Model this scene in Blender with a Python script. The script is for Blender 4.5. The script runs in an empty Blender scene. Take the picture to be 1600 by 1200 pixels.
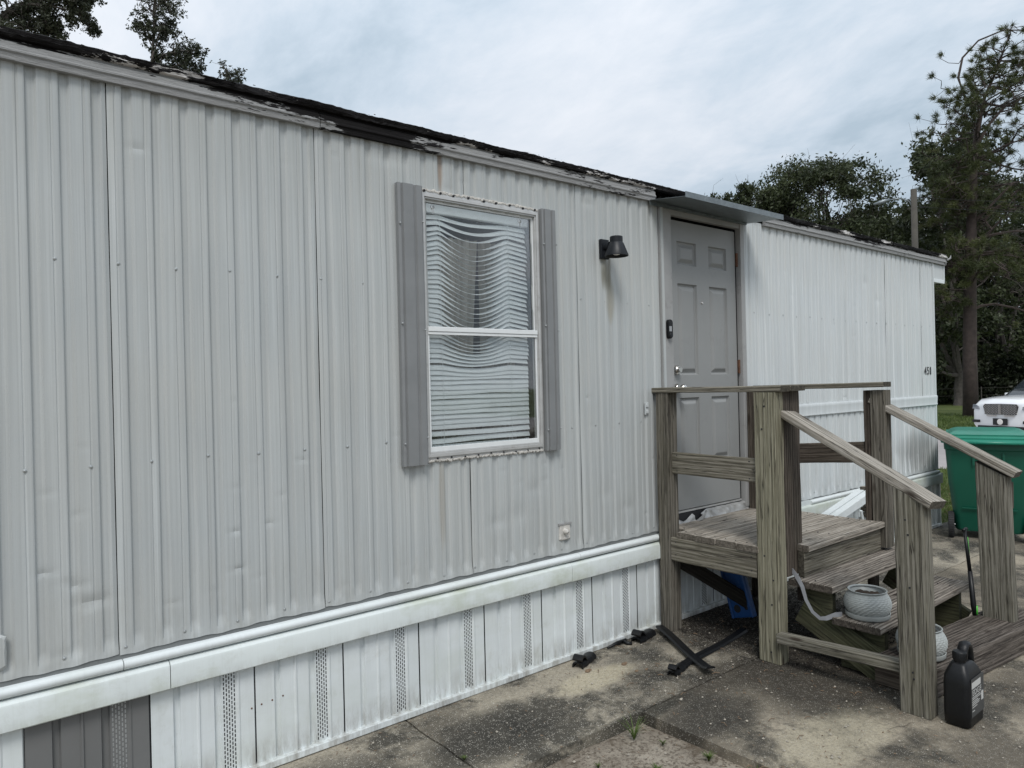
import bpy, bmesh, math, random
import numpy as np
from mathutils import Vector, Matrix, noise
C = bpy.context.scene.collection
sc = bpy.context.scene
R_ = math.radians
random.seed(7)

# ------------------------------------------------------------------ camera
cam_d = bpy.data.cameras.new('camera'); cam = bpy.data.objects.new('camera', cam_d); C.objects.link(cam)
cam_d.sensor_width = 36.0; cam_d.lens = 1115/1600*36; cam_d.clip_end = 1000; cam_d.clip_start = .02
th, rho = R_(50.9), .024
fw = Vector((math.cos(th), math.sin(th), 0)); H = Vector((math.sin(th), -math.cos(th), 0)); D = Vector((0, 0, -1))
RR = math.cos(rho)*H + math.sin(rho)*D; DN = -math.sin(rho)*H + math.cos(rho)*D
m = Matrix((RR, -DN, -fw)).transposed().to_4x4(); m.translation = (0, -3.04, 1.61)
cam.matrix_world = m
sc.camera = cam

# ------------------------------------------------------------------ light
SUN_EL, SUN_AZ = 52, 218      # degrees; azimuth measured clockwise from +y
w = bpy.data.worlds.new('World'); sc.world = w; w.use_nodes = True
nt = w.node_tree; nt.nodes.clear()
def N(t, kind, **kw):
    n = t.nodes.new(kind)
    for k, v in kw.items():
        if k == 'op': n.operation = v
        else: setattr(n, k, v)
    return n
def ramp(t, src, stops, interp='LINEAR'):
    r = t.nodes.new('ShaderNodeValToRGB'); r.color_ramp.interpolation = interp
    e = r.color_ramp.elements
    while len(e) < len(stops): e.new(.5)
    for i, (p, c) in enumerate(stops):
        e[i].position = p; e[i].color = (c, c, c, 1) if not hasattr(c, '__len__') else (*c, 1)
    t.links.new(src, r.inputs[0]); return r.outputs[0]
def mix(t, f, a, b, mode='MIX'):
    n = t.nodes.new('ShaderNodeMix'); n.data_type = 'RGBA'; n.blend_type = mode
    for s, v in ((0, f), (6, a), (7, b)):
        if hasattr(v, 'is_linked') or isinstance(v, bpy.types.NodeSocket): t.links.new(v, n.inputs[s])
        else: n.inputs[s].default_value = v if s == 0 else (*v, 1)
    return n.outputs[2]
def math_(t, op, a, b=0.0, clamp=False):
    n = t.nodes.new('ShaderNodeMath'); n.operation = op; n.use_clamp = clamp
    for s, v in ((0, a), (1, b)):
        if isinstance(v, bpy.types.NodeSocket): t.links.new(v, n.inputs[s])
        else: n.inputs[s].default_value = v
    return n.outputs[0]
def noise_(t, vec, scale, detail=4, rough=.55, dist=0):
    n = t.nodes.new('ShaderNodeTexNoise'); n.inputs['Scale'].default_value = scale
    n.inputs['Detail'].default_value = detail; n.inputs['Roughness'].default_value = rough; n.inputs['Distortion'].default_value = dist
    t.links.new(vec, n.inputs['Vector']); return n.outputs['Fac']
def mapping(t, vec, scale=(1, 1, 1), loc=(0, 0, 0), rot=(0, 0, 0)):
    n = t.nodes.new('ShaderNodeMapping'); n.inputs['Scale'].default_value = scale
    n.inputs['Location'].default_value = loc; n.inputs['Rotation'].default_value = rot
    t.links.new(vec, n.inputs['Vector']); return n.outputs[0]

sky = N(nt, 'ShaderNodeTexSky', sky_type='NISHITA', sun_disc=False)
sky.sun_elevation = R_(SUN_EL); sky.sun_rotation = R_(SUN_AZ); sky.air_density = 1.0; sky.dust_density = 2.0
tc = N(nt, 'ShaderNodeTexCoord')
sep = N(nt, 'ShaderNodeSeparateXYZ'); nt.links.new(tc.outputs['Generated'], sep.inputs[0])
zz = math_(nt, 'ADD', math_(nt, 'MAXIMUM', sep.outputs[2], 0.0), .22)
cx = math_(nt, 'DIVIDE', sep.outputs[0], zz); cy = math_(nt, 'DIVIDE', sep.outputs[1], zz)
cmb = N(nt, 'ShaderNodeCombineXYZ'); nt.links.new(cx, cmb.inputs[0]); nt.links.new(cy, cmb.inputs[1])
cv = mapping(nt, cmb.outputs[0], (1.0, .62, 1), (3.1, 1.7, 0), (0, 0, .5))
n1 = noise_(nt, cv, 1.25, 8, .58, .5); n2 = noise_(nt, cv, 4.2, 7, .62, .3)
cl = math_(nt, 'ADD', math_(nt, 'MULTIPLY', n1, .68), math_(nt, 'MULTIPLY', n2, .32))
ccol = ramp(nt, cl, [(.37, (.40, .49, .575)), (.45, (.52, .60, .685)), (.52, (.625, .68, .75)), (.61, (.72, .755, .81))])
bg1 = N(nt, 'ShaderNodeBackground'); nt.links.new(sky.outputs[0], bg1.inputs[0]); bg1.inputs[1].default_value = .06
bg2 = N(nt, 'ShaderNodeBackground'); nt.links.new(ccol, bg2.inputs[0])
zen = N(nt, 'ShaderNodeMapRange'); nt.links.new(sep.outputs[2], zen.inputs[0])
zen.inputs[1].default_value = 0.0; zen.inputs[2].default_value = 1.0; zen.inputs[3].default_value = .86; zen.inputs[4].default_value = 1.45
nt.links.new(zen.outputs[0], bg2.inputs[1])
ms = N(nt, 'ShaderNodeMixShader'); ms.inputs[0].default_value = .93
nt.links.new(bg1.outputs[0], ms.inputs[1]); nt.links.new(bg2.outputs[0], ms.inputs[2])
wo = N(nt, 'ShaderNodeOutputWorld'); nt.links.new(ms.outputs[0], wo.inputs[0])

sun_d = bpy.data.lights.new('sun', 'SUN'); sun = bpy.data.objects.new('sun', sun_d); C.objects.link(sun)
sun_d.energy = 1.7; sun_d.angle = R_(20); sun_d.color = (1, .97, .93)
sd = Vector((math.sin(R_(SUN_AZ))*math.cos(R_(SUN_EL)), math.cos(R_(SUN_AZ))*math.cos(R_(SUN_EL)), math.sin(R_(SUN_EL))))
sun.rotation_euler = sd.to_track_quat('Z', 'Y').to_euler(); sun.location = (0, -6, 12)
sc.view_settings.view_transform = 'Standard'; sc.view_settings.look = 'None'
sc.view_settings.exposure = 0.24; sc.view_settings.gamma = 1; sc.view_settings.use_curve_mapping = False

# ------------------------------------------------------------------ helpers
class MB:
    def __init__(s): s.v = []; s.f = []
    def add(s, vs, fs):
        o = len(s.v); s.v += [tuple(p) for p in vs]; s.f += [tuple(i+o for i in f) for f in fs]; return s
    def box(s, x0, x1, y0, y1, z0, z1):
        return s.add([(x, y, z) for x in (x0, x1) for y in (y0, y1) for z in (z0, z1)],
                     [(0, 1, 3, 2), (4, 6, 7, 5), (0, 4, 5, 1), (2, 3, 7, 6), (0, 2, 6, 4), (1, 5, 7, 3)])
    def loft(s, rings, close=True, caps=True):
        n = len(rings[0]); vs = [p for r in rings for p in r]; fs = []
        for i in range(len(rings)-1):
            for j in range(n if close else n-1):
                k = (j+1) % n; fs.append((i*n+j, i*n+k, (i+1)*n+k, (i+1)*n+j))
        if caps: fs += [tuple(range(n))[::-1], tuple((len(rings)-1)*n+j for j in range(n))]
        return s.add(vs, fs)
    def tube(s, pts, rad, n=8, caps=True):
        pts = [Vector(p) for p in pts]; rings = []
        if not hasattr(rad, '__len__'): rad = [rad]*len(pts)
        for i, p in enumerate(pts):
            d = (pts[min(i+1, len(pts)-1)]-pts[max(i-1, 0)]).normalized()
            a = d.cross(Vector((.13, .31, .94)));
            if a.length < .1: a = d.cross(Vector((1, 0, 0)))
            a.normalize(); b = d.cross(a)
            rings.append([p+(a*math.cos(2*math.pi*j/n)+b*math.sin(2*math.pi*j/n))*rad[i] for j in range(n)])
        return s.loft(rings, True, caps)
    def lathe(s, prof, n=24, c=(0, 0, 0), ax='z', caps=False):
        rings = []
        for r, z in prof:
            ring = []
            for j in range(n):
                a = 2*math.pi*j/n; q = (r*math.cos(a), r*math.sin(a), z)
                if ax == 'y': q = (q[0], q[2], q[1])
                if ax == 'x': q = (q[2], q[0], q[1])
                ring.append((q[0]+c[0], q[1]+c[1], q[2]+c[2]))
            rings.append(ring)
        return s.loft(rings, True, caps)
    def mesh(s, name, smooth=False):
        me = bpy.data.meshes.new(name); me.from_pydata(s.v, [], s.f)
        bm = bmesh.new(); bm.from_mesh(me); bmesh.ops.recalc_face_normals(bm, faces=bm.faces); bm.to_mesh(me); bm.free()
        if smooth: me.shade_smooth()
        return me
    def build(s, name, mat, parent=None, loc=(0, 0, 0), smooth=False, bevel=0, auto=0):
        me = s.mesh(name, smooth); me.materials.append(mat)
        o = bpy.data.objects.new(name, me); C.objects.link(o); o.location = loc
        if parent: o.parent = parent
        if bevel:
            b = o.modifiers.new('bevel', 'BEVEL'); b.width = bevel; b.segments = 2; b.limit_method = 'ANGLE'; b.angle_limit = R_(40)
        if auto:
            me.shade_smooth(); me.set_sharp_from_angle(angle=R_(auto))
        return o
def tag(o, label=None, cat=None, group=None, kind=None):
    for k, v in (('label', label), ('category', cat), ('group', group), ('kind', kind)):
        if v: o[k] = v
    return o
def empty(name, loc, label=None, cat=None, group=None, kind=None, rz=0):
    o = bpy.data.objects.new(name, None); C.objects.link(o); o.location = loc; o.rotation_euler = (0, 0, rz); o.empty_display_size = .1
    return tag(o, label, cat, group, kind)
def copy_tree(o, parent=None):
    c = o.copy(); C.objects.link(c); c.parent = parent
    for ch in list(o.children): copy_tree(ch, c)
    return c

def mat(name, color=(.5, .5, .5), rough=.6, metal=0, spec=.5):
    m = bpy.data.materials.new(name); m.use_nodes = True
    b = m.node_tree.nodes['Principled BSDF']
    b.inputs['Base Color'].default_value = (*color, 1); b.inputs['Roughness'].default_value = rough
    b.inputs['Metallic'].default_value = metal; b.inputs['Specular IOR Level'].default_value = spec
    return m, m.node_tree, b
def bump(t, b, h, strength, dist=.01):
    n = t.nodes.new('ShaderNodeBump'); n.inputs['Strength'].default_value = strength; n.inputs['Distance'].default_value = dist
    t.links.new(h, n.inputs['Height']); t.links.new(n.outputs[0], b.inputs['Normal'])
def coord(t, kind='Object'):
    return t.nodes.new('ShaderNodeTexCoord').outputs[kind]
def worn(name, color, rough=.6, var=.15, scale=6, grime=(.12, .11, .1), grime_amt=.35, bmp=.1, metal=0, spec=.5):
    """painted or moulded surface with uneven tone, grime patches and fine relief"""
    m, t, b = mat(name, color, rough, metal, spec)
    co = coord(t); a = noise_(t, co, scale, 6, .6); f = noise_(t, co, scale*9, 4, .7)
    lo = tuple(c*(1-var) for c in color); hi = tuple(min(c*(1+var), .95) for c in color)
    c1 = mix(t, ramp(t, a, [(.3, 0), (.7, 1)]), lo, hi)
    g = math_(t, 'MULTIPLY', ramp(t, noise_(t, co, scale*1.7, 8, .75, .3), [(.56, 0), (.72, 1)]), grime_amt)
    t.links.new(mix(t, g, c1, grime), b.inputs['Base Color'])
    r = N(t, 'ShaderNodeMapRange'); t.links.new(a, r.inputs[0]); r.inputs[3].default_value = max(rough-.12, .03); r.inputs[4].default_value = min(rough+.12, 1)
    t.links.new(r.outputs[0], b.inputs['Roughness'])
    if bmp: bump(t, b, f, bmp, .004)
    return m

# --- painted aluminium siding: vertical rain streaks, fine emboss
def siding_mat(name, col, warm):
    m, t, b = mat(name, col, .42, 0, .45)
    co = coord(t)
    s1 = noise_(t, mapping(t, co, (34, 1, .35)), 1, 5, .65, .1)
    s2 = noise_(t, mapping(t, co, (110, 1, .9)), 1, 3, .6)
    pt = noise_(t, co, 1.6, 5, .6)
    c = mix(t, ramp(t, s1, [(.3, 0), (.72, 1)]), tuple(x*.80 for x in col), tuple(x*1.12 for x in col))
    c = mix(t, ramp(t, s2, [(.42, 0), (.72, .75)]), c, tuple(x*.76 for x in col))
    c = mix(t, ramp(t, pt, [(.35, 0), (.75, .5)]), c, warm)
    sx = N(t, 'ShaderNodeSeparateXYZ'); t.links.new(co, sx.inputs[0])
    # run-off grime right below the fascia and splash dirt over the bottom edge
    top = N(t, 'ShaderNodeMapRange'); t.links.new(sx.outputs[2], top.inputs[0]); top.inputs[1].default_value = 2.35; top.inputs[2].default_value = 2.8
    g = math_(t, 'MULTIPLY', math_(t, 'MULTIPLY', top.outputs[0], ramp(t, s1, [(.42, 0), (.66, 1)])), .5)
    c = mix(t, g, c, (.20, .20, .17))
    bot = N(t, 'ShaderNodeMapRange'); t.links.new(sx.outputs[2], bot.inputs[0]); bot.inputs[1].default_value = 1.0; bot.inputs[2].default_value = .58
    g2 = math_(t, 'MULTIPLY', math_(t, 'MULTIPLY', bot.outputs[0], ramp(t, noise_(t, mapping(t, co, (14, 1, 4)), 1, 6, .7), [(.45, 0), (.7, 1)])), .35)
    c = mix(t, g2, c, (.27, .26, .22))
    # individual stains: under the lamp, above and below the window
    def stain(c, x0, z0, rx, rz, amt, col2):
        dx = math_(t, 'DIVIDE', math_(t, 'SUBTRACT', sx.outputs[0], x0), rx); dz = math_(t, 'DIVIDE', math_(t, 'SUBTRACT', sx.outputs[2], z0), rz)
        d = math_(t, 'ADD', math_(t, 'MULTIPLY', dx, dx), math_(t, 'MULTIPLY', dz, dz))
        d = math_(t, 'ADD', d, math_(t, 'MULTIPLY', math_(t, 'SUBTRACT', s1, .5), 1.6))
        return mix(t, math_(t, 'MULTIPLY', ramp(t, d, [(0, 1), (1, 0)], 'EASE'), amt), c, col2)
    c = stain(c, 3.235, 2.27, .05, .13, .75, (.17, .15, .09))
    c = stain(c, 3.27, 2.12, .06, .16, .45, (.24, .21, .13))
    c = stain(c, 2.035, 2.72, .016, .16, .7, (.25, .17, .11))
    c = stain(c, 2.0, 1.02, .03, .3, .4, (.28, .24, .18))
    c = stain(c, 7.75, .85, .5, .24, .5, (.16, .16, .15))
    t.links.new(c, b.inputs['Base Color'])
    rr = N(t, 'ShaderNodeMapRange'); t.links.new(s1, rr.inputs[0]); rr.inputs[3].default_value = .34; rr.inputs[4].default_value = .56
    t.links.new(rr.outputs[0], b.inputs['Roughness'])
    em = noise_(t, mapping(t, co, (60, 60, 420)), 1, 2, .5)
    big = noise_(t, mapping(t, co, (9, 1, 2.2)), 1, 3, .5)
    hh = math_(t, 'ADD', math_(t, 'MULTIPLY', em, .10), math_(t, 'MULTIPLY', big, 1.0))
    bump(t, b, hh, .28, .012)
    return m
SIDE = siding_mat('siding_grey_green', (.460, .487, .488), (.455, .458, .430))
SIDEW = siding_mat('siding_white', (.60, .635, .645), (.56, .57, .545))
def vinyl(name, col, rough, zs, zt, amt, alg):
    m = worn(name, col, rough, .05, 3, (.34, .34, .28), .3, .06); t = m.node_tree; b = t.nodes['Principled BSDF']
    src = b.inputs['Base Color'].links[0].from_socket; co = coord(t); sx = N(t, 'ShaderNodeSeparateXYZ'); t.links.new(co, sx.inputs[0])
    mr = N(t, 'ShaderNodeMapRange'); t.links.new(sx.outputs[2], mr.inputs[0]); mr.inputs[1].default_value = zt; mr.inputs[2].default_value = zs
    n1_ = noise_(t, mapping(t, co, (22, 22, 5)), 1, 6, .75); n2_ = noise_(t, mapping(t, co, (1.6, 1, 3)), 1, 5, .7)
    g_ = math_(t, 'MULTIPLY', math_(t, 'MULTIPLY', mr.outputs[0], ramp(t, n1_, [(.40, 0), (.62, 1)])), amt)
    c = mix(t, math_(t, 'MULTIPLY', ramp(t, n2_, [(.46, 0), (.66, 1)]), alg), src, (.43, .47, .36))
    c = mix(t, math_(t, 'MULTIPLY', ramp(t, noise_(t, mapping(t, co, (60, 60, 2.2)), 1, 4, .7), [(.5, 0), (.75, 1)]), .14), c, (.36, .37, .34))
    t.links.new(mix(t, g_, c, (.17, .145, .105)), b.inputs['Base Color']); return m
WHITE = vinyl('vinyl_white', (.67, .71, .715), .38, .02, .16, .6, .2)
BELT = vinyl('vinyl_belt', (.655, .70, .69), .45, .45, .50, .3, .75)
GREYV = worn('vinyl_grey', (.155, .157, .155), .42, .06, 3, (.1, .1, .1), .3, .05)
TRIMG = worn('trim_grey', (.305, .305, .30), .5, .1, 4, (.12, .11, .1), .5, .12)
SHUT = worn('shutter_grey', (.205, .212, .215), .42, .08, 5, (.12, .12, .12), .3, .1)
DARK = worn('dark_gap', (.02, .02, .022), .8, .1, 5, (.01, .01, .01), .3, 0)
STRIP = worn('starter_strip', (.16, .17, .17), .4, .15, 8, (.06, .06, .06), .5, .1)
DOORG = worn('door_grey', (.255, .26, .256), .5, .05, 3, (.16, .155, .15), .3, .04)
FRAMEA = worn('window_aluminium', (.52, .52, .51), .4, .12, 12, (.22, .20, .17), .55, .1, .35)
WFR = worn('window_frame_white', (.72, .74, .74), .35, .05, 9, (.4, .38, .34), .3, .05)
PUTTY = worn('sealant', (.56, .54, .50), .7, .2, 30, (.14, .12, .1), .8, .6)
GALV = worn('galvanised_steel', (.205, .23, .24), .45, .22, 22, (.12, .15, .17), .5, .05, .75)
ROOFW = worn('roof_coating', (.26, .25, .24), .9, .5, 10, (.008, .007, .006), 1, .8, 0, .2)
BLACK = worn('black_metal', (.008, .010, .013), .45, .15, 12, (.02, .02, .02), .3, .03, 0, .35)
BPLAST = worn('black_plastic', (.0055, .006, .007), .42, .2, 10, (.02, .02, .018), .4, .1, 0, .35)
CHROME = mat('satin_nickel', (.62, .6, .57), .22, 1)[0]
RUST = worn('rusty_steel', (.15, .075, .045), .7, .4, 40, (.04, .02, .015), .6, .5, .3)
SCREW = worn('screw_head', (.42, .44, .44), .4, .15, 60, (.15, .1, .07), .6, 0, .5)
SLAT = worn('blind_slat', (.86, .90, .90), .4, .04, 4, (.5, .52, .5), .25, 0)
LAMPI = mat('lamp_glass', (.75, .72, .68), .3)[0]
FLASH = worn('torn_flashing', (.48, .48, .47), .35, .2, 14, (.1, .09, .08), .6, .5, .5)
BLUE = worn('blue_plastic', (.015, .075, .24), .4, .1, 12, (.3, .33, .36), .35, .1)
SOIL = worn('potting_soil', (.045, .03, .02), .95, .4, 60, (.02, .015, .01), .5, 1)
POT = worn('glazed_pot', (.33, .35, .34), .42, .1, 10, (.2, .2, .17), .5, .1)
RIBB = worn('grey_ribbon', (.30, .31, .33), .35, .1, 12, (.2, .2, .2), .3, 0, .2)
PAPER = mat('bottle_label', (.5, .5, .48), .5)[0]
LABELD = mat('bottle_label_dark', (.05, .053, .055), .4)[0]
INK = mat('printed_black', (.015, .015, .018), .5)[0]
RUB = worn('rubber', (.018, .018, .019), .75, .2, 20, (.06, .055, .05), .5, .2)
GREEN = worn('green_plastic', (.003, .082, .05), .42, .06, 5, (.01, .08, .05), .3, .04)
LIDG = worn('green_lid', (.010, .19, .125), .36, .08, 5, (.01, .13, .09), .3, .04)
LIME = mat('lime_green', (.08, .42, .05), .4)[0]

# fascia: grey paint under patches of black mould
def fascia_mat(name, col, thr, k=1.0):
    m, t, b = mat(name, col, .75, 0, .2)
    co = coord(t)
    n = noise_(t, mapping(t, co, (2.1, 2, 9), (.6, 0, 0)), 1, 9, .7, .2); n2 = noise_(t, mapping(t, co, (14, 14, 120)), 1, 5, .7)
    sx = N(t, 'ShaderNodeSeparateXYZ'); t.links.new(co, sx.inputs[0])
    dx = math_(t, 'DIVIDE', math_(t, 'SUBTRACT', sx.outputs[0], 1.60), .26)
    patch = math_(t, 'SUBTRACT', 1.0, math_(t, 'MINIMUM', math_(t, 'MULTIPLY', dx, dx), 1.0))
    up = N(t, 'ShaderNodeMapRange'); t.links.new(sx.outputs[2], up.inputs[0]); up.inputs[1].default_value = 2.81; up.inputs[2].default_value = 2.90; up.inputs[3].default_value = -.04; up.inputs[4].default_value = .10
    s = math_(t, 'ADD', math_(t, 'ADD', n, math_(t, 'MULTIPLY', patch, .26)), up.outputs[0])
    s = math_(t, 'ADD', s, math_(t, 'MULTIPLY', math_(t, 'SUBTRACT', n2, .5), .30))
    base = mix(t, n2, tuple(c*.75 for c in col), tuple(c*1.12 for c in col))
    t.links.new(mix(t, ramp(t, s, [(thr, 0), (thr+.02, 1)]), base, (.006, .005, .005)), b.inputs['Base Color'])
    bump(t, b, math_(t, 'ADD', n2, math_(t, 'MULTIPLY', n, .6)), .7*k, .008)
    return m
FASC = fascia_mat('fascia_paint', (.30, .302, .30), .55)
ROOFE = fascia_mat('roof_edge_mould', (.62, .60, .58), .475, 1.6)

# weathered wood
def wood(name, dark, mid, light, algae=.3, rough=.85, blk=.35):
    m, t, b = mat(name, mid, rough, 0, .25)
    co = t.nodes.new('ShaderNodeTexCoord').outputs['Object']
    oi = t.nodes.new('ShaderNodeObjectInfo')
    vm = N(t, 'ShaderNodeVectorMath', op='ADD'); sc_ = N(t, 'ShaderNodeVectorMath', op='SCALE')
    cm = N(t, 'ShaderNodeCombineXYZ')
    for i in range(3): t.links.new(oi.outputs['Random'], cm.inputs[i])
    t.links.new(cm.outputs[0], sc_.inputs[0]); sc_.inputs['Scale'].default_value = 37
    t.links.new(co, vm.inputs[0]); t.links.new(sc_.outputs[0], vm.inputs[1]); v = vm.outputs[0]
    g1 = noise_(t, mapping(t, v, (2.2, 52, 52)), 1, 8, .70, .7)
    g2 = noise_(t, mapping(t, v, (9, 230, 230)), 1, 4, .75)
    rg = N(t, 'ShaderNodeTexWave', wave_type='RINGS', rings_direction='X')
    t.links.new(mapping(t, v, (.35, 9, 9)), rg.inputs['Vector']); rg.inputs['Scale'].default_value = 2.2
    rg.inputs['Distortion'].default_value = 7.5; rg.inputs['Detail'].default_value = 3; rg.inputs['Detail Scale'].default_value = .8
    gg = math_(t, 'ADD', math_(t, 'MULTIPLY', g1, .54), math_(t, 'MULTIPLY', rg.outputs['Fac'], .10))
    gg = math_(t, 'ADD', gg, math_(t, 'MULTIPLY', g2, .38))
    c = ramp(t, gg, [(.36, dark), (.47, mid), (.62, light)])
    big = noise_(t, mapping(t, v, (2.2, 5, 5)), 1, 5, .6)
    c = mix(t, math_(t, 'MULTIPLY', ramp(t, big, [(.48, 0), (.72, 1)]), algae), c, (.135, .127, .082))
    st = noise_(t, mapping(t, v, (1.6, 7, 7), (4, 3, 1)), 1, 6, .65)
    c = mix(t, math_(t, 'MULTIPLY', ramp(t, st, [(.54, 0), (.68, 1)]), blk), c, (.022, .02, .017))
    # knots
    vo = N(t, 'ShaderNodeTexVoronoi'); t.links.new(mapping(t, v, (2.6, 8, 8)), vo.inputs['Vector']); vo.inputs['Scale'].default_value = 1
    kn = ramp(t, vo.outputs['Distance'], [(.06, 1), (.14, 0)])
    c = mix(t, math_(t, 'MULTIPLY', kn, .9), c, (.03, .02, .014))
    # cracks
    ck = noise_(t, mapping(t, v, (1.1, 42, 42), (9, 0, 0)), 1, 2, .5, .25)
    crack = ramp(t, ck, [(.482, 0), (.5, 1), (.518, 0)])
    c = mix(t, math_(t, 'MULTIPLY', crack, .8), c, (.02, .016, .013))
    tn = t.nodes.new('ShaderNodeTexCoord'); sn = N(t, 'ShaderNodeSeparateXYZ'); t.links.new(tn.outputs['Normal'], sn.inputs[0])
    endg = ramp(t, math_(t, 'ABSOLUTE', sn.outputs[0]), [(.6, 0), (.8, 1)]); ec = ramp(t, noise_(t, v, 60, 5, .7), [(.3, tuple(x*.5 for x in dark)), (.7, tuple(x*.8 for x in mid))])
    c = mix(t, endg, c, ec)
    t.links.new(c, b.inputs['Base Color'])
    h = math_(t, 'SUBTRACT', gg, math_(t, 'MULTIPLY', crack, .5)); h = math_(t, 'SUBTRACT', h, math_(t, 'MULTIPLY', kn, .3))
    bump(t, b, h, 1.0, .006)
    return m
W_POST = wood('wood_post_grey', (.035, .031, .025), (.10, .09, .073), (.21, .193, .162), .3)
W_GREEN = wood('wood_treated_green', (.09, .082, .054), (.19, .178, .125), (.30, .283, .212), .25, .85, .15)
W_LOW = wood('wood_post_green_grey', (.045, .041, .031), (.125, .116, .091), (.255, .24, .2), .35, .85, .2)
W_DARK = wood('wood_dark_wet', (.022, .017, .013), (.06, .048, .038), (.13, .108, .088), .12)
W_DECK = wood('wood_deck_boards', (.10, .083, .064), (.27, .24, .20), (.46, .42, .365), .05, .85, .18)
W_TREAD = wood('wood_tread', (.045, .036, .029), (.16, .138, .115), (.36, .325, .282), .05, .85, .45)
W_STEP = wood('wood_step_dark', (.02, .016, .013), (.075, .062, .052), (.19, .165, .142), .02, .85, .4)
W_RAIL = wood('wood_rail', (.05, .044, .033), (.135, .122, .095), (.27, .25, .205), .3)
W_HAND = wood('wood_handrail', (.08, .07, .054), (.23, .208, .172), (.45, .415, .365), .08, .85, .25)
W_SHADE = wood('wood_shade_black', (.008, .007, .006), (.018, .016, .013), (.035, .031, .026), .1)  # near-black palette: under-deck shade painted into the wood colour
W_STRG = wood('wood_stringer_algae', (.022, .023, .012), (.048, .050, .027), (.085, .088, .05), .5)

# concrete
def concrete(name, lo, hi, blk=.5, speck=.5):
    m, t, b = mat(name, hi, .9, 0, .25)
    co = coord(t)
    a = noise_(t, co, 1.25, 7, .62, .3); a2 = noise_(t, mapping(t, co, (1, 1, 1), (7, 3, 0)), 2.3, 8, .7, .2); fi = noise_(t, co, 55, 4, .75)
    c = mix(t, ramp(t, a, [(.40, 0), (.58, 1)]), lo, hi)
    c = mix(t, math_(t, 'MULTIPLY', ramp(t, a2, [(.48, 0), (.58, 1)]), blk), c, (.028, .027, .023))
    sx = N(t, 'ShaderNodeSeparateXYZ'); t.links.new(co, sx.inputs[0])
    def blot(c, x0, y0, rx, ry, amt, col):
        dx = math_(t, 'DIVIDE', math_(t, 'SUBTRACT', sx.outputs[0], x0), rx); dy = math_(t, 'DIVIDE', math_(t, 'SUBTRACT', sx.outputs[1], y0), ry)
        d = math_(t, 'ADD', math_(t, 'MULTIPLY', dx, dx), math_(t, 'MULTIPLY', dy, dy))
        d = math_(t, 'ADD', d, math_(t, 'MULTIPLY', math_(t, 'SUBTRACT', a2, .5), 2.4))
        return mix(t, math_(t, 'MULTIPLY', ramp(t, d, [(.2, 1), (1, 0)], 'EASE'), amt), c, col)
    c = blot(c, 2.05, -.42, .50, .26, .88, (.025, .024, .021))
    c = blot(c, 2.9, -.95, .35, .24, .75, (.028, .026, .022))
    c = blot(c, 3.2, -.22, .30, .12, .5, (.05, .048, .042))
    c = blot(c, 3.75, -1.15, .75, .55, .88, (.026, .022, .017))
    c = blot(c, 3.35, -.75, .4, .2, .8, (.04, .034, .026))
    c = blot(c, 4.3, -1.9, .5, .25, .6, (.05, .042, .032))
    c = blot(c, 2.62, -.74, .5, .07, .8, (.02, .02, .016))
    c = blot(c, 1.25, -.35, .3, .3, .6, (.035, .033, .03))
    c = blot(c, 2.75, -.30, .33, .12, .6, (.52, .46, .33))
    c = blot(c, 3.1, -1.45, .5, .22, .55, (.46, .41, .30))
    c = blot(c, 4.35, -.40, .95, .75, .93, (.014, .012, .010))  # shade beneath the landing, painted into the concrete colour
    vo = N(t, 'ShaderNodeTexVoronoi'); t.links.new(co, vo.inputs['Vector']); vo.inputs['Scale'].default_value = 155
    sp = ramp(t, vo.outputs['Distance'], [(.22, 1), (.38, 0)])
    sel = ramp(t, noise_(t, co, 38, 3, .7), [(.42, 0), (.56, 1)])
    c = mix(t, math_(t, 'MULTIPLY', math_(t, 'MULTIPLY', sp, sel), speck), c, (.68, .64, .56))
    vo2 = N(t, 'ShaderNodeTexVoronoi'); t.links.new(mapping(t, co, (1, 1, 1), (5, 5, 5)), vo2.inputs['Vector']); vo2.inputs['Scale'].default_value = 85
    c = mix(t, math_(t, 'MULTIPLY', ramp(t, vo2.outputs['Distance'], [(.1, 1), (.28, 0)]), .45), c, (.03, .028, .025))
    c = mix(t, math_(t, 'MULTIPLY', ramp(t, fi, [(.35, 1), (.55, 0)]), .35), c, (.05, .047, .04))
    dv = N(t, 'ShaderNodeVectorMath', op='ADD'); nz_ = t.nodes.new('ShaderNodeTexNoise'); nz_.inputs['Scale'].default_value = 5; nz_.inputs['Detail'].default_value = 5; t.links.new(co, nz_.inputs['Vector'])
    ns_ = N(t, 'ShaderNodeVectorMath', op='SCALE'); t.links.new(nz_.outputs['Color'], ns_.inputs[0]); ns_.inputs['Scale'].default_value = .22; t.links.new(co, dv.inputs[0]); t.links.new(ns_.outputs[0], dv.inputs[1])
    ve = N(t, 'ShaderNodeTexVoronoi', feature='DISTANCE_TO_EDGE'); t.links.new(dv.outputs[0], ve.inputs['Vector']); ve.inputs['Scale'].default_value = .75
    ckl = math_(t, 'MULTIPLY', ramp(t, ve.outputs['Distance'], [(.0, 1), (.0055, 0)]), ramp(t, noise_(t, co, 1.1, 2, .5), [(.60, 0), (.64, 1)]))
    c = mix(t, math_(t, 'MULTIPLY', ckl, .9), c, (.015, .013, .01))
    t.links.new(c, b.inputs['Base Color'])
    h = math_(t, 'ADD', math_(t, 'MULTIPLY', fi, .6), math_(t, 'MULTIPLY', sp, .4)); h = math_(t, 'SUBTRACT', h, ckl)
    bump(t, b, math_(t, 'ADD', h, math_(t, 'MULTIPLY', a2, 1.2)), .8, .006)
    return m
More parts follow.
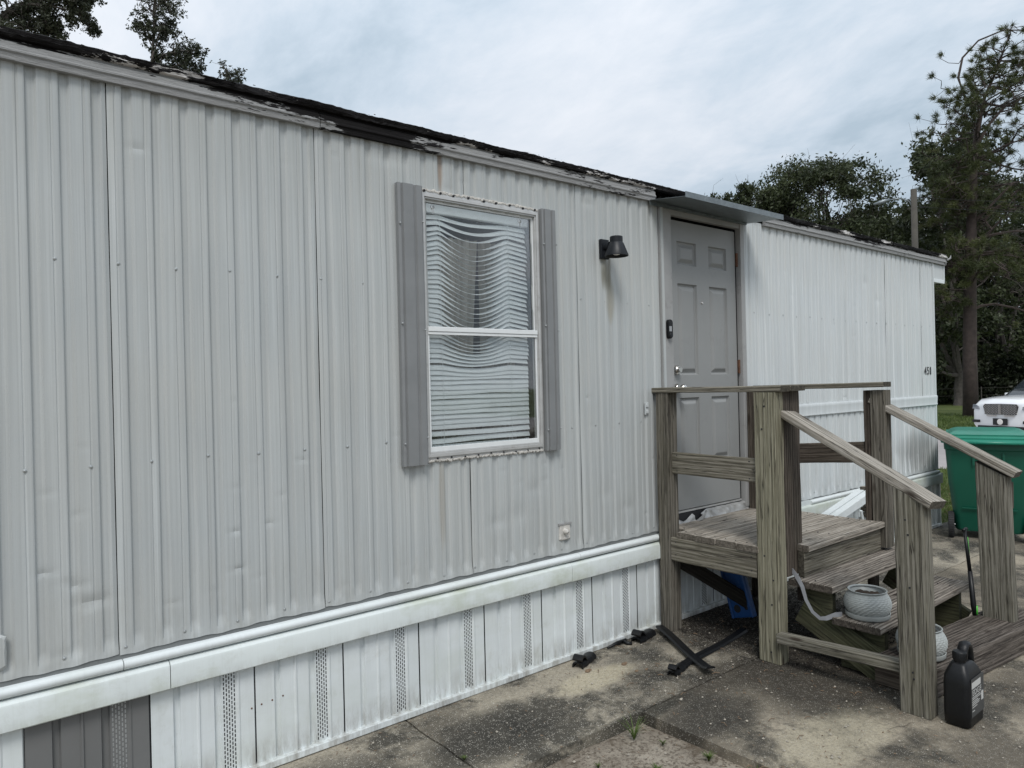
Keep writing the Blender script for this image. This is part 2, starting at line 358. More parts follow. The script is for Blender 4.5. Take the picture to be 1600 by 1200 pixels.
CONC = concrete('concrete_exposed', (.13, .115, .09), (.35, .312, .244), .85, .8)
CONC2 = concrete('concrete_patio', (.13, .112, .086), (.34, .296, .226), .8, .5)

def ground_mat():
    m, t, b = mat('ground_soil_and_grass', (.3, .27, .22), .95, 0, .2)
    co = coord(t); sx = N(t, 'ShaderNodeSeparateXYZ'); t.links.new(co, sx.inputs[0])
    n = noise_(t, co, 3, 7, .65); f = noise_(t, co, 60, 4, .75); lg = noise_(t, co, .35, 5, .6)
    soil = mix(t, ramp(t, n, [(.35, 0), (.65, 1)]), (.20, .17, .135), (.40, .355, .29))
    soil = mix(t, ramp(t, f, [(.48, 0), (.62, .85)]), soil, (.08, .062, .045))
    soil = mix(t, ramp(t, noise_(t, co, 11, 5, .7), [(.55, 0), (.66, .7)]), soil, (.11, .085, .06))
    gr = mix(t, ramp(t, lg, [(.35, 0), (.65, 1)]), (.05, .075, .02), (.12, .145, .045))
    gr = mix(t, ramp(t, f, [(.3, .8), (.55, 0)]), gr, (.03, .042, .013))
    lit = noise_(t, co, 6, 3, .8)
    gr = mix(t, ramp(t, lit, [(.62, 0), (.7, .6)]), gr, (.17, .10, .055))
    far = N(t, 'ShaderNodeMapRange'); t.links.new(math_(t, 'ADD', sx.outputs[0], math_(t, 'MULTIPLY', n, .7)), far.inputs[0]); far.inputs[1].default_value = 7.6; far.inputs[2].default_value = 8.6
    c = mix(t, far.outputs[0], soil, gr)
    t.links.new(c, b.inputs['Base Color']); bump(t, b, math_(t, 'ADD', f, n), .8, .02)
    return m
GROUND = ground_mat()
ROAD = worn('asphalt_road', (.30, .275, .265), .9, .12, .6, (.16, .15, .14), .4, .5)

def leaf_mat(name, lo, hi, sc_=.9):
    m, t, b = mat(name, lo, .5, 0, .35)
    co = coord(t); a = noise_(t, co, sc_, 3, .6); f = noise_(t, co, 14*sc_, 2, .6)
    c = mix(t, ramp(t, a, [(.35, 0), (.65, 1)]), lo, hi)
    c = mix(t, ramp(t, f, [(.35, .45), (.6, 0)]), c, tuple(x*.45 for x in lo))
    t.links.new(c, b.inputs['Base Color'])
    tr = t.nodes.new('ShaderNodeBsdfTranslucent'); t.links.new(c, tr.inputs[0])
    mx = t.nodes.new('ShaderNodeMixShader'); mx.inputs[0].default_value = .25
    out = t.nodes['Material Output']; t.links.new(b.outputs[0], mx.inputs[1]); t.links.new(tr.outputs[0], mx.inputs[2]); t.links.new(mx.outputs[0], out.inputs[0])
    return m
LEAF = leaf_mat('oak_leaves', (.03, .042, .019), (.075, .092, .04))
LEAFN = leaf_mat('oak_leaves_near', (.03, .038, .022), (.075, .085, .05))
LEAFD = leaf_mat('oak_leaves_dark', (.015, .021, .011), (.04, .05, .024), .4)
LEAFM = leaf_mat('brush_leaves', (.03, .042, .018), (.08, .095, .04), .8)
PINEN = leaf_mat('pine_needles', (.05, .066, .024), (.12, .135, .05), .7)
BARK = worn('oak_bark', (.085, .075, .066), .95, .3, 9, (.03, .027, .024), .6, 1)
BARKP = worn('pine_bark', (.055, .041, .036), .95, .35, 5, (.03, .022, .02), .7, 1)
GRASSB = leaf_mat('grass_blades', (.06, .10, .02), (.16, .21, .06), 2)
LITTER = worn('dead_leaves', (.16, .11, .07), .9, .5, 12, (.05, .035, .025), .6, .2)
POLEM = worn('weathered_pole', (.065, .06, .05), .9, .2, 4, (.06, .055, .05), .4, .4)

def glass_mat():
    m, t, b = mat('window_glass', (1, 1, 1), .03)
    t.nodes.remove(b); out = t.nodes['Material Output']
    tr = t.nodes.new('ShaderNodeBsdfTransparent'); tr.inputs[0].default_value = (.98, .99, .99, 1)
    gl = t.nodes.new('ShaderNodeBsdfGlossy'); gl.inputs['Roughness'].default_value = .03
    df = t.nodes.new('ShaderNodeBsdfDiffuse'); df.inputs[0].default_value = (.5, .5, .48, 1)
    fr = t.nodes.new('ShaderNodeFresnel'); fr.inputs[0].default_value = 1.5
    m1 = t.nodes.new('ShaderNodeMixShader'); t.links.new(math_(t, 'MULTIPLY', fr.outputs[0], .7, True), m1.inputs[0]); t.links.new(tr.outputs[0], m1.inputs[1]); t.links.new(gl.outputs[0], m1.inputs[2])
    m2 = t.nodes.new('ShaderNodeMixShader'); co = coord(t)
    t.links.new(math_(t, 'MULTIPLY', ramp(t, noise_(t, co, 7, 6, .7), [(.4, .0), (.75, 1)]), .04), m2.inputs[0])
    t.links.new(m1.outputs[0], m2.inputs[1]); t.links.new(df.outputs[0], m2.inputs[2]); t.links.new(m2.outputs[0], out.inputs[0])
    return m
GLASS = glass_mat()

# ------------------------------------------------------------------ ground
def gz(x, y=0): return -.36*min(max((x-9)/17, 0), 1)
def frange(a, b, s):
    n = max(1, int(round((b-a)/s))); return [a+(b-a)*i/n for i in range(n+1)]
xs = sorted(set([-90, -60, -35, -20, -10]+frange(-6, 9, .25)+frange(9, 40, 1)+[50, 70, 100, 150, 250])); ys = sorted(set([-200, -100, -50, -25, -12]+frange(-6, 4, .25)+frange(4, 20, 1)+[25, 35, 50, 80, 150, 300]))
mb = MB(); vs = []
for x in xs:
    for y in ys:
        z = gz(x, y)
        if x < 8.3 or (y < .02 and x < 14.5): z -= .058
        else: z -= .012
        if -6 < x < 9 and -6 < y < 1: z += .018*noise.noise(Vector((x*1.7, y*1.7, 0)))
        vs.append((x, y, z))
n = len(ys); mb.add(vs, [(i*n+j, (i+1)*n+j, (i+1)*n+j+1, i*n+j+1) for i in range(len(xs)-1) for j in range(n-1)])
ground = tag(mb.build('ground', GROUND, smooth=True), kind='structure')

def slab(x0, x1, y0, y1, name, m, parent, th=.10, step=.09, wob=.006, slope=True, dz=0.0):
    xs = frange(x0, x1, step); ys = frange(y0, y1, step); nx, ny = len(xs), len(ys); vs = []; fs = []
    for i, x in enumerate(xs):
        for j, y in enumerate(ys):
            ex = i in (0, nx-1); ey = j in (0, ny-1)
            X = x+(wob*noise.noise(Vector((y*6, x*6, 3)))*1.4 if ex else 0); Y = y+(wob*noise.noise(Vector((x*6, y*6, 9)))*1.4 if ey else 0)
            Z = gz(x)+dz+.003*noise.noise(Vector((x*2, y*2, 5)))-(.006 if ex or ey else 0)
            vs.append((X, Y, Z))
    fs += [(i*ny+j, (i+1)*ny+j, (i+1)*ny+j+1, i*ny+j+1) for i in range(nx-1) for j in range(ny-1)]
    per = [i*ny for i in range(nx)]+[(nx-1)*ny+j for j in range(1, ny)]+[i*ny+ny-1 for i in range(nx-2, -1, -1)]+[j for j in range(ny-2, 0, -1)]
    o = len(vs); vs += [(vs[k][0]+.003, vs[k][1], vs[k][2]-th) for k in per]
    for a in range(len(per)):
        b2 = (a+1) % len(per); fs.append((per[a], per[b2], o+b2, o+a))
    return MB().add(vs, fs).build(name, m, parent, auto=50)
path = empty('concrete_path', (0, 0, 0), kind='structure')
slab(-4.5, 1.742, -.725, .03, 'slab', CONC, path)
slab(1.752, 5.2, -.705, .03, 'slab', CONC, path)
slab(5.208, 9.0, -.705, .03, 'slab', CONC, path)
patio = empty('patio', (0, 0, 0), kind='structure')
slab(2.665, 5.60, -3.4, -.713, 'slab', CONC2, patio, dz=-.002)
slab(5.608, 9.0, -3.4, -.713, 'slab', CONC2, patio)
slab(2.665, 5.60, -6.5, -3.41, 'slab', CONC2, patio, step=.3)
slab(5.608, 9.0, -6.5, -3.41, 'slab', CONC2, patio, step=.3)
slab(9.008, 14.2, -3.4, .0, 'slab', CONC2, patio, step=.3)
mb = MB(); vs = []; rx = frange(14.2, 27, 1.2); ry = [-120, -60, -20, -5, 0, 5, 10, 20, 60, 150]
for x in rx:
    for y in ry: vs.append((x, y, gz(x)-.004))
mb.add(vs, [(i*10+j, (i+1)*10+j, (i+1)*10+j+1, i*10+j+1) for i in range(len(rx)-1) for j in range(9)])
tag(mb.build('road', ROAD, smooth=True), kind='structure')

# ------------------------------------------------------------------ mobile home
home = empty('mobile_home', (0, 0, 0), 'long single storey mobile home with pale grey ribbed metal siding and white skirting', 'mobile home')
PITCH = .1025
RIB = [(0, 0), (.17, 0), (.195, .0022), (.225, .0022), (.25, 0), (.40, 0), (.44, .0012), (.48, .0095), (.505, .0112), (.70, .0112), (.725, .0095), (.80, .0008), (.86, 0)]
rng = random.Random(3)
def profile(x):
    u = ((x-.535)/PITCH) % 1.0
    for k in range(len(RIB)-1):
        a, b = RIB[k], RIB[k+1]
        if a[0] <= u < b[0]:
            return a[1]+(b[1]-a[1])*(u-a[0])/(b[0]-a[0])
    return 0
DENTS = [(.45, .83, .05, .028, .009), (.40, .90, .03, .02, .006), (.30, .97, .025, .012, .006), (.36, .66, .05, .018, .005), (.98, .86, .03, .012, .006), (.97, 1.02, .02, .012, .005), (1.12, 1.03, .02, .010, .005),
         (.31, 1.25, .02, .012, .004), (.63, 2.55, .03, .018, .005), (1.73, 2.70, .10, .05, .006), (3.1, 2.68, .05, .03, .004), (2.5, .86, .06, .08, .006), (2.62, 1.0, .05, .05, .005), (2.35, .85, .06, .05, .005),
         (3.2, .9, .05, .08, .005), (3.4, .8, .06, .05, .005), (6.7, 2.45, .04, .05, .006), (6.95, 2.3, .05, .04, .006), (7.3, .8, .09, .12, .010), (7.6, .75, .12, .10, .010), (8.0, .82, .09, .12, .010), (7.05, .95, .07, .1, .008)]
for _ in range(150):
    DENTS.append((rng.uniform(-2, 8.2), rng.choice([rng.uniform(.68, 1.4), rng.uniform(.65, 2.7)]), rng.uniform(.014, .03), rng.uniform(.006, .013), rng.uniform(.0018, .0045)))
DEN = np.array(DENTS)
def panel(x0, x1, z0, z1, holes, m, parent, fine=True, name='siding_panel'):
    xs = {x0, x1}; k0 = int(math.floor((x0-.535)/PITCH))-1
    for k in range(k0, k0+14):
        for u, _ in RIB[:-1]+[(.62, 0)]:
            x = .535+PITCH*(k+u)
            if x0+.004 < x < x1-.004: xs.add(x)
    for h in holes:
        for x in h[:2]:
            if x0 < x < x1: xs.add(x)
    xs = sorted(xs); zs = sorted(set(frange(z0, z1, .013 if fine else .1)+[z for h in holes for z in h[2:] if z0 < z < z1]))
    X, Z = np.meshgrid(np.array(xs), np.array(zs), indexing='ij')
    Y = np.vectorize(profile, otypes=[float])(X)
    for dx, dz, rx_, rz_, dd in DEN:
        if x0-.1 < dx < x1+.1:
            q = ((X-dx)/rx_)**2+((Z-dz)/rz_)**2
            Y += dd*np.exp(-q)*(1+.8*np.tanh((Z-dz)/rz_*2))*.7
    ph = x0*3.1
    Y += .0018*np.sin(X*2.3+Z*1.7+ph)*np.sin(Z*2.9+ph*2) + .0007*np.sin(Z*11+X*5+ph)
    edge = np.minimum(X-x0, x1-X); Y += np.where(edge < .001, .006, 0)
    # the bottom edge is bent and uneven
    Zb = Z+np.where(Z <= z0+.001, .003*np.sin(X*17+ph)+.002*np.sin(X*61), 0)
    fl = np.clip((Z-z0-.012)/.05, 0, 1); Y = Y*fl+.0*(1-fl)
    vs = np.stack([X, Y, Zb], -1).reshape(-1, 3).tolist(); nz = len(zs); fs = []
    for i in range(len(xs)-1):
        xc = (xs[i]+xs[i+1])/2
        for j in range(nz-1):
            zc = (zs[j]+zs[j+1])/2
            if any(h[0] < xc < h[1] and h[2] < zc < h[3] for h in holes): continue
            fs.append((i*nz+j, (i+1)*nz+j, (i+1)*nz+j+1, i*nz+j+1))
    return MB().add(vs, fs).build(name, m, parent, auto=16)
WIN = (1.945, 2.635, 1.285, 2.545)
seams = [.53-.825*k for k in range(5, 0, -1)]+[.53, 1.357, 2.179, 2.992, 3.752]
for a, b in zip(seams[:-1], seams[1:]):
    hole = [WIN] if a < 2.6 and b > 1.95 else []
    panel(a+.0015, b-.0015, .622, 2.80, hole, SIDE, home, a > -.5)
seams2 = [4.722, 5.487, 6.309, 7.115, 7.935, 8.245]
for a, b in zip(seams2[:-1], seams2[1:]):
    panel(a+.0015, b-.0015, .602, 2.80, [], SIDEW, home)
# core behind the sheet, with the openings left free
mb = MB()
mb.box(-3.6, 1.94, .03, .10, .1, 2.78); mb.box(2.64, 3.80, .03, .10, .1, 2.78); mb.box(4.69, 8.22, .03, .10, .1, 2.78)
mb.box(1.94, 2.64, .03, .10, .1, 1.28); mb.box(1.94, 2.64, .03, .10, 2.55, 2.78); mb.box(3.80, 4.69, .035, .10, 2.74, 2.78); mb.box(3.80, 4.69, .035, .10, .1, .60)
mb.build('wall_core', DARK, home)
INT = worn('interior_wall', (.24, .225, .255), .8, .1, 3, (.1, .1, .1), .1, 0)
MB().box(-3.6, 8.2, 1.1, 1.15, .6, 2.75).build('inner_wall', INT, home)
MB().box(-3.6, 8.2, .1, 3.62, .50, .60).build('floor', DARK, home)
MB().box(-3.6, 8.245, 3.60, 3.66, .05, 2.80).build('rear_wall', SIDEW, home)
# end wall, ribbed
mb = MB(); pts = []
ysn = frange(0.0, 3.66, PITCH/4)
for i, y in enumerate(ysn): pts.append((8.245+[0, 0, .01, .01][i % 4], y))
mb.loft([[(x, y, z) for x, y in pts] for z in (.60, 2.80)], False, False); mb.build('end_wall', SIDEW, home)
MB().box(8.232, 8.2590, -.008, .02, .60, 2.79).build('corner_trim', SIDEW, home, bevel=.003)
# roof with rotted edge
mb = MB(); vs = []; xr = frange(-3.65, 8.57, .018); prof = [(-.005, 2.858), (-.03, 2.862), (-.034, 2.872), (-.022, 2.877), (-.026, 2.893), (-.016, 2.899), (.02, 2.903), (.15, 2.925), (1.0, 2.97), (1.83, 3.0), (2.7, 2.97), (3.68, 2.91), (3.70, 2.85)]
for x in xr:
    for k, (y, z) in enumerate(prof):
        a = .0; b_ = 0.
        if k in (1, 2, 3, 4, 5):
            a = .007*noise.noise(Vector((x*5, k*2.3, 0)))+.004*noise.noise(Vector((x*23, k*5, 1)))+.004*noise.noise(Vector((x*61, k*5, 1))); b_ = .005*noise.noise(Vector((x*4, 3, 7)))+.004*noise.noise(Vector((x*31, k, 2)))+.0035*noise.noise(Vector((x*70, k*4, 2)))
        vs.append((x, y+a, z+b_))
n = len(prof); mb.add(vs, [(i*n+j, (i+1)*n+j, (i+1)*n+j+1, i*n+j+1) for i in range(len(xr)-1) for j in range(n-1)])
mb.build('roof', ROOFE, home, smooth=False)
# flakes of coating and moss that stand off the roof edge
mb = MB(); r2 = random.Random(5)
for _ in range(1200):
    x = r2.uniform(-.5, 8.55); s = r2.uniform(.003, .010); z = 2.896+r2.uniform(-.014, .008); y = -.02+r2.uniform(-.012, .06)
    a = Vector((r2.uniform(-1, 1), r2.uniform(-.4, .4), r2.uniform(-.25, .1)))*s*2; b = Vector((r2.uniform(-.5, .5), r2.uniform(-1, .3), r2.uniform(-.3, .5)))*s
    p = Vector((x, y, z)); mb.add([p, p+a, p+a+b, p+b*.7], [(0, 1, 2, 3)])
tag(mb.build('roof_flake', ROOFW, home), kind='stuff')
# fascia: lower band with bead, upper band, in lengths
for a, b in ((-3.65, 1.375), (1.379, 3.70), (5.0, 6.29), (6.293, 8.565)):
    mb = MB(); pr = [(.0, 2.783), (-.022, 2.783), (-.024, 2.806), (-.030, 2.812), (-.030, 2.818), (-.024, 2.824), (-.022, 2.846), (-.012, 2.849), (-.012, 2.866), (.0, 2.866)]
    xx = frange(a, b, .15); mb.loft([[(x, y, z+.0022*noise.noise(Vector((x*3, 0, 0)))) for y, z in pr] for x in xx]); mb.build('fascia', FASC, home)
# soffit box over the end wall
mb = MB(); mb.box(8.262, 8.545, .004, 3.60, 2.60, 2.782); mb.build('overhang', SIDEW, home, bevel=.004)
MB().box(8.262, 8.555, -.004, .02, 2.585, 2.625).build('overhang_trim', WHITE, home, bevel=.003)
MB().box(8.547, 8.562, -.004, 3.60, 2.60, 2.80).build('overhang_trim', WHITE, home)
mb = MB(); mb.tube([(8.56, -.03, 2.84), (8.60, -.05, 2.86), (8.615, -.05, 2.89)], [.012, .009, .004], 6); mb.build('bent_roof_tab', FASC, home)
# starter strip, rounded rail, belt
for a, b in zip([-3.6, .541, 2.94, 5.6, 7.0], [.538, 2.937, 3.70, 6.997, 8.25]):
    z0 = -.012 if a > 3.7 else 0
    mb = MB(); pr = [(.02, .566+z0), (-.012, .566+z0), (-.024, .574+z0), (-.028, .586+z0), (-.024, .598+z0), (-.010, .604+z0), (.02, .604+z0)]
    mb.loft([[(x, y, z) for y, z in pr] for x in (a, b)]); mb.build('rail_trim', WHITE, home, auto=60)
for a, b, z0 in ((-3.6, 3.76, 0), (4.72, 8.24, -.014)):
    MB().box(a, b, .004, .022, .600+z0, .640+z0).build('starter_strip', STRIP, home)
MB().box(3.70, 5.6, -.012, .02, .54, .595).build('rail_trim', WHITE, home)
for a, b in zip([-3.6, .70, 2.862, 4.9, 5.9, 7.2], [.697, 2.859, 4.897, 5.897, 7.197, 8.29]):
    o = 0 if a < 2.8 else -.002
    mb = MB(); pr = [(.0, .455+o), (-.031, .455+o), (-.034, .459+o), (-.034, .538+o), (-.031, .548+o), (-.024, .556+o), (-.014, .560+o), (.0, .561+o)]
    mb.loft([[(x, y, z) for y, z in pr] for x in (a, b)]); mb.build('skirt_belt', BELT, home, auto=20)
MB().box(-3.6, 8.285, -.018, .026, .0, .030).build('skirt_base_trim', WHITE, home, bevel=.003)
# skirting panels, each with its vent strip of slots
WP = .4042; SK = [(0, 0), (.20, 0), (.212, .014), (.258, .014), (.27, 0), (.415, 0), (.425, -.007), (.44, -.007), (.45, 0), (.585, 0), (.597, .014), (.648, .014), (.66, .002), (.80, .002), (.815, -.004), (.83, -.004), (.845, 0), (.985, 0), (1.0, .008)]
for k in range(-9, 20):
    x0 = .229+WP*k; x1 = min(x0+WP, 8.28); grey = (k == 0)
    mb = MB(); pts = [(x0+.0006+(WP-.0012)*u, y+.006) for u, y in SK if x0+WP*u <= 8.28]
    mb.loft([[(x, y, z) for x, y in pts] for z in (.028, .20, .33, .457)], False, False)
    pn = mb.build('skirting_panel', GREYV if grey else WHITE, home)
    if x0 > -.7 and x0+WP < 8.28:
        mb = MB()
        for c in range(5):
            for r in range(22):
                xx = x0+WP*(.675+.0265*c); z = .04+r*.0188+(.0094 if c % 2 else 0)
                if z < .44: mb.box(xx, xx+.0042, .0072, .012, z, z+.0125)
        tag(mb.build('vent_slot', DARK if not grey else SCREW, pn), kind='stuff')
MB().box(-3.6, 8.28, .03, .08, .02, .6).build('skirt_backing', DARK, home)
MB().box(8.272, 8.290, -.012, 3.6, .0, .47).build('skirt_corner', WHITE, home)
MB().box(8.274, 8.296, -.036, 3.6, .455, .56).build('skirt_belt', BELT, home)
# rusty pinholes in one skirting panel and dirt spots
mb = MB()
for x, z in ((1.02, .27), (1.062, .275), (1.108, .279), (1.155, .284)): mb.lathe([(.0001, -.003), (.0038, -.0015), (.0045, .003)], 7, (x, .006, z), 'y')
tag(mb.build('rust_spot', RUST, home), kind='stuff')
# screws
mb = MB(); xk = []
for k in range(-6, 78):
    x = .535+PITCH*(k)+.022
    if 3.75 < x < 4.73 or x > 8.23: continue
    for row, (z, every) in enumerate(((2.105, 2), (1.345, 2), (.652, 2))):
        if (k+row) % every: continue
        if row < 2 and 1.75 < x < 2.82 : continue
        if row == 1 and x > 4.7: continue
        zz_ = z+rng.uniform(-.006, .006); xx = x+rng.uniform(-.006, .006)
        mb.lathe([(.0005, -.0035), (.0030, -.0028), (.0042, -.0012), (.0066, -.0006), (.0066, .001)], 8, (xx, 0, zz_), 'y')
tag(mb.build('screw', SCREW, home), kind='stuff')
# belt band across the right hand panels
mb = MB(); pr = [(.0, 1.285), (-.008, 1.285), (-.014, 1.292), (-.010, 1.312), (-.014, 1.36), (-.014, 1.378), (-.008, 1.388), (.0, 1.388)]
mb.loft([[(x, y-.001, z) for y, z in pr] for x in frange(4.725, 6.55, .3)]); mb.build('wall_band', SIDEW, home, auto=40)
mb = MB(); mb.loft([[(x, y-.001, z-.004) for y, z in pr] for x in frange(6.553, 8.262, .3)]); mb.build('wall_band', SIDEW, home, auto=40)
# outlet patches caulked to the wall
for (x, z, wd, hh) in ((2.835, .745, .085, .095), (.145, .725, .075, .12)):
    mb = MB(); nn = 18; ring = []; r3 = random.Random(int(x*10))
    for s_, y in ((1.0, .0), (1.0, -.004), (.86, -.010)):
        ring.append([(x+s_*(wd/2)*max(-1, min(1, 1.35*math.cos(2*math.pi*j/nn)))*(1+r3.uniform(-.04, .04)), y-.001, z+s_*(hh/2)*max(-1, min(1, 1.35*math.sin(2*math.pi*j/nn)))*(1+r3.uniform(-.04, .04))) for j in range(nn)])
    mb.loft(ring, True, True); o = mb.build('caulked_patch', PUTTY if x > 1 else SIDE, home)
    if x > 1:
        MB().lathe([(.0005, -.03), (.012, -.026), (.016, -.01), (.016, 0)], 12, (x-.005, -.01, z+.005), 'y').build('pipe_stub', PUTTY, o, smooth=True)
        MB().box(x-.05, x+.048, -.014, -.002, z+.042, z+.052).build('patch_lip', TRIMG, o)
    else:
        MB().box(x-.022, x+.012, -.015, -.004, z-.035, z+.035).build('patch_cover', SHUT, o, bevel=.003)
mb = MB(); mb.box(3.566, 3.60, -.008, 0, 1.39, 1.47); mb.box(3.572, 3.592, -.016, -.008, 1.40, 1.42); mb.box(3.572, 3.592, -.016, -.008, 1.44, 1.46); mb.build('latch_plate', SIDEW, home, bevel=.002)

# ---- window
def rect_frame(mb, x0, x1, z0, z1, wx, wz, y0, y1):
    mb.box(x0, x0+wx, y0, y1, z0, z1); mb.box(x1-wx, x1, y0, y1, z0, z1)
    mb.box(x0+wx, x1-wx, y0, y1, z1-wz, z1); mb.box(x0+wx, x1-wx, y0, y1, z0, z0+wz)
mb = MB(); rect_frame(mb, 1.895, 2.690, 1.232, 2.598, .030, .028, -.007, .0); win = mb.build('window', FRAMEA, home, bevel=.002)
mb = MB(); rect_frame(mb, 1.908, 2.676, 1.252, 2.576, .014, .018, -.016, -.0075); rect_frame(mb, 1.9222, 2.6617, 1.2702, 2.5578, .007, .008, -.010, .03); mb.build('frame', FRAMEA, win, bevel=.0015)
mb = MB(); rect_frame(mb, 1.9295, 2.6540, 1.2785, 1.898, .010, .024, -.006, .004); mb.build('sash', WFR, win, bevel=.0015)
mb = MB(); rect_frame(mb, 1.9295, 2.6540, 1.8985, 2.5495, .008, .012, .006, .016); mb.build('sash', WFR, win, bevel=.0015)
mb = MB(); mb.box(1.930, 2.653, -.016, -.0065, 1.884, 1.908); mb.box(1.930, 2.653, -.012, -.0065, 1.868, 1.8835); mb.build('meeting_rail', WFR, win, bevel=.002)
MB().box(1.9400, 2.6435, .000, .002, 1.2965, 1.882).build('pane', GLASS, win)
MB().box(1.9380, 2.6455, .010, .012, 1.9085, 2.5370).build('pane', GLASS, win)
# ragged sealant and black screw heads round the window
mb = MB(); r3 = random.Random(9)
for zc, sg in ((2.590, 1), (1.236, -1)):
    for i in range(150):
        x = 1.90+.78*i/150+r3.uniform(-.004, .004); z = zc+sg*(.003+r3.uniform(-.004, .004)+.004*noise.noise(Vector((x*9, zc, 0))))
        s = r3.uniform(.004, .0085); mb.lathe([(.0005, -.011), (s*.7, -.0095-r3.uniform(0, .0015)), (s, -.004), (s*1.2, .003)], 6, (x, 0, z), 'y')
tag(mb.build('sealant_bead', PUTTY, win), kind='stuff')
mb = MB()
for i in range(9):
    mb.lathe([(.0005, -.018), (.0055, -.016), (.007, -.0095)], 9, (1.925+.092*i+r3.uniform(-.008, .008), 0, 2.588+r3.uniform(-.003, .005)), 'y')
    mb.lathe([(.0005, -.016), (.0035, -.014), (.005, -.0095)], 8, (1.97+.085*i, 0, 1.243+r3.uniform(-.004, .003)), 'y')
tag(mb.build('screw', INK, win), kind='stuff')
# shutters: folded sheet
def shutter(x0, x1, z0, z1, lab):
    wd = x1-x0; pr = [(0, -.006), (.0, -.030), (.10, -.034), (.13, -.027), (.17, -.027), (.20, -.036), (.60, -.036), (.64, -.028), (.70, -.028), (.74, -.036), (.94, -.036), (1, -.030), (1, -.006)]
    mb = MB(); rr = []
    for i, z in enumerate(frange(z0, z1, .08)):
        d = .002*noise.noise(Vector((z*4, x0, 0))); rr.append([(x0+u*wd+.0015*math.sin(z*3+x0), y+d, z) for u, y in pr])
    mb.loft(rr, True, True); o = mb.build('shutter', SHUT, home, auto=30)
    s = MB()
    for z in (z0+.12, (z0+z1)/2, z1-.2):
        for u in (.05, .97): s.lathe([(.0005, -.043), (.004, -.041), (.005, -.034)], 7, (x0+u*wd, 0, z+rng.uniform(-.03, .03)), 'y')
    tag(s.build('screw', SCREW, o), kind='stuff'); return o
shutter(1.762, 1.902, 1.222, 2.600, ''); shutter(2.692, 2.797, 1.228, 2.598, '')

# ---- door
mb = MB(); mb.box(3.752, 3.868, -.012, .03, .70, 2.775); mb.build('door_jamb', TRIMG, home, bevel=.003)
mb = MB(); mb.box(3.752, 3.775, -.020, -.0125, .62, 2.775); mb.build('jamb_edge', SIDE, home)
mb = MB(); mb.box(4.672, 4.722, -.016, .03, .66, 2.775); mb.build('door_jamb', TRIMG, home, bevel=.003)
mb = MB(); mb.box(3.8685, 4.6715, -.010, .03, 2.722, 2.775); mb.build('door_head', TRIMG, home, bevel=.002)
DX0, DX1, DZ0, DZ1 = 3.876, 4.652, .722, 2.700
cols = [(3.966, 4.182), (4.325, 4.542)]; rows = [(1.035, 1.487), (1.643, 2.272), (2.402, 2.562)]
xg = [DX0, cols[0][0], cols[0][1], cols[1][0], cols[1][1], DX1]; zg = [DZ0, rows[0][0], rows[0][1], rows[1][0], rows[1][1], rows[2][0], rows[2][1], DZ1]
mb = MB(); Y0 = .022
for i in range(5):
    for j in range(7):
        if i in (1, 3) and j in (1, 3, 5): continue
        mb.add([(xg[i], Y0, zg[j]), (xg[i+1], Y0, zg[j]), (xg[i+1], Y0, zg[j+1]), (xg[i], Y0, zg[j+1])], [(0, 1, 2, 3)])
mb.box(DX0, DX1, Y0+.02, Y0+.045, DZ0, DZ1)
mb.add([(DX0, Y0, DZ0), (DX0, Y0+.045, DZ0), (DX0, Y0+.045, DZ1), (DX0, Y0, DZ1)], [(0, 1, 2, 3)]); mb.add([(DX1, Y0, DZ0), (DX1, Y0+.045, DZ0), (DX1, Y0+.045, DZ1), (DX1, Y0, DZ1)], [(0, 1, 2, 3)])
door = mb.build('door', DOORG, home)
for cx0, cx1 in cols:
    for cz0, cz1 in rows:
        mb = MB(); rings = []
        for ins, y in ((0, 0), (.006, .014), (.014, .017), (.020, .015), (.042, .001), (.048, .0)):
            rings.append([(cx0+ins, Y0+y, cz0+ins), (cx1-ins, Y0+y, cz0+ins), (cx1-ins, Y0+y, cz1-ins), (cx0+ins, Y0+y, cz1-ins)])
        mb.loft(rings, True, False); n0 = len(mb.v); mb.add(rings[-1], [(0, 1, 2, 3)])
        mb.build('door_panel', DOORG, door)
for z, nm in ((1.679, 'deadbolt'), (1.553, 'door_knob')):
    mb = MB(); mb.lathe([(.0005, -.006), (.026, -.006), (.031, .0), (.032, Y0)], 24, (3.925, 0, z), 'y')
    o = mb.build(nm, CHROME, door, auto=40)
    if nm == 'deadbolt':
        MB().lathe([(.0005, -.022), (.017, -.022), (.019, -.018), (.019, -.006)], 20, (3.925, 0, z), 'y').build('key_cylinder', CHROME, o, auto=40)
    else:
        MB().lathe([(.0005, -.062), (.016, -.061), (.026, -.052), (.029, -.04), (.024, -.026), (.013, -.018), (.011, -.006)], 24, (3.925, 0, z), 'y').build('knob', CHROME, o, smooth=True)
MB().lathe([(.0005, .014), (.006, .014), (.009, .018), (.009, .0225)], 14, (4.236, 0, 2.150), 'y').build('peephole', CHROME, door)
for z in (2.492, 1.700, .95):
    mb = MB(); mb.tube([(4.662, .012, z-.05), (4.662, .012, z+.05)], .0075, 10); mb.box(4.654, 4.672, .019, .022, z-.045, z+.045); mb.build('hinge', RUST, door)
MB().box(4.653, 4.671, .045, .09, .66, 2.72).build('hinge_gap', DARK, home)
MB().box(3.869, 3.8755, .045, .09, .66, 2.72).build('lock_gap', DARK, home)
MB().box(3.868, 4.672, .026, .07, .702, .715).build('door_sill', FRAMEA, home)
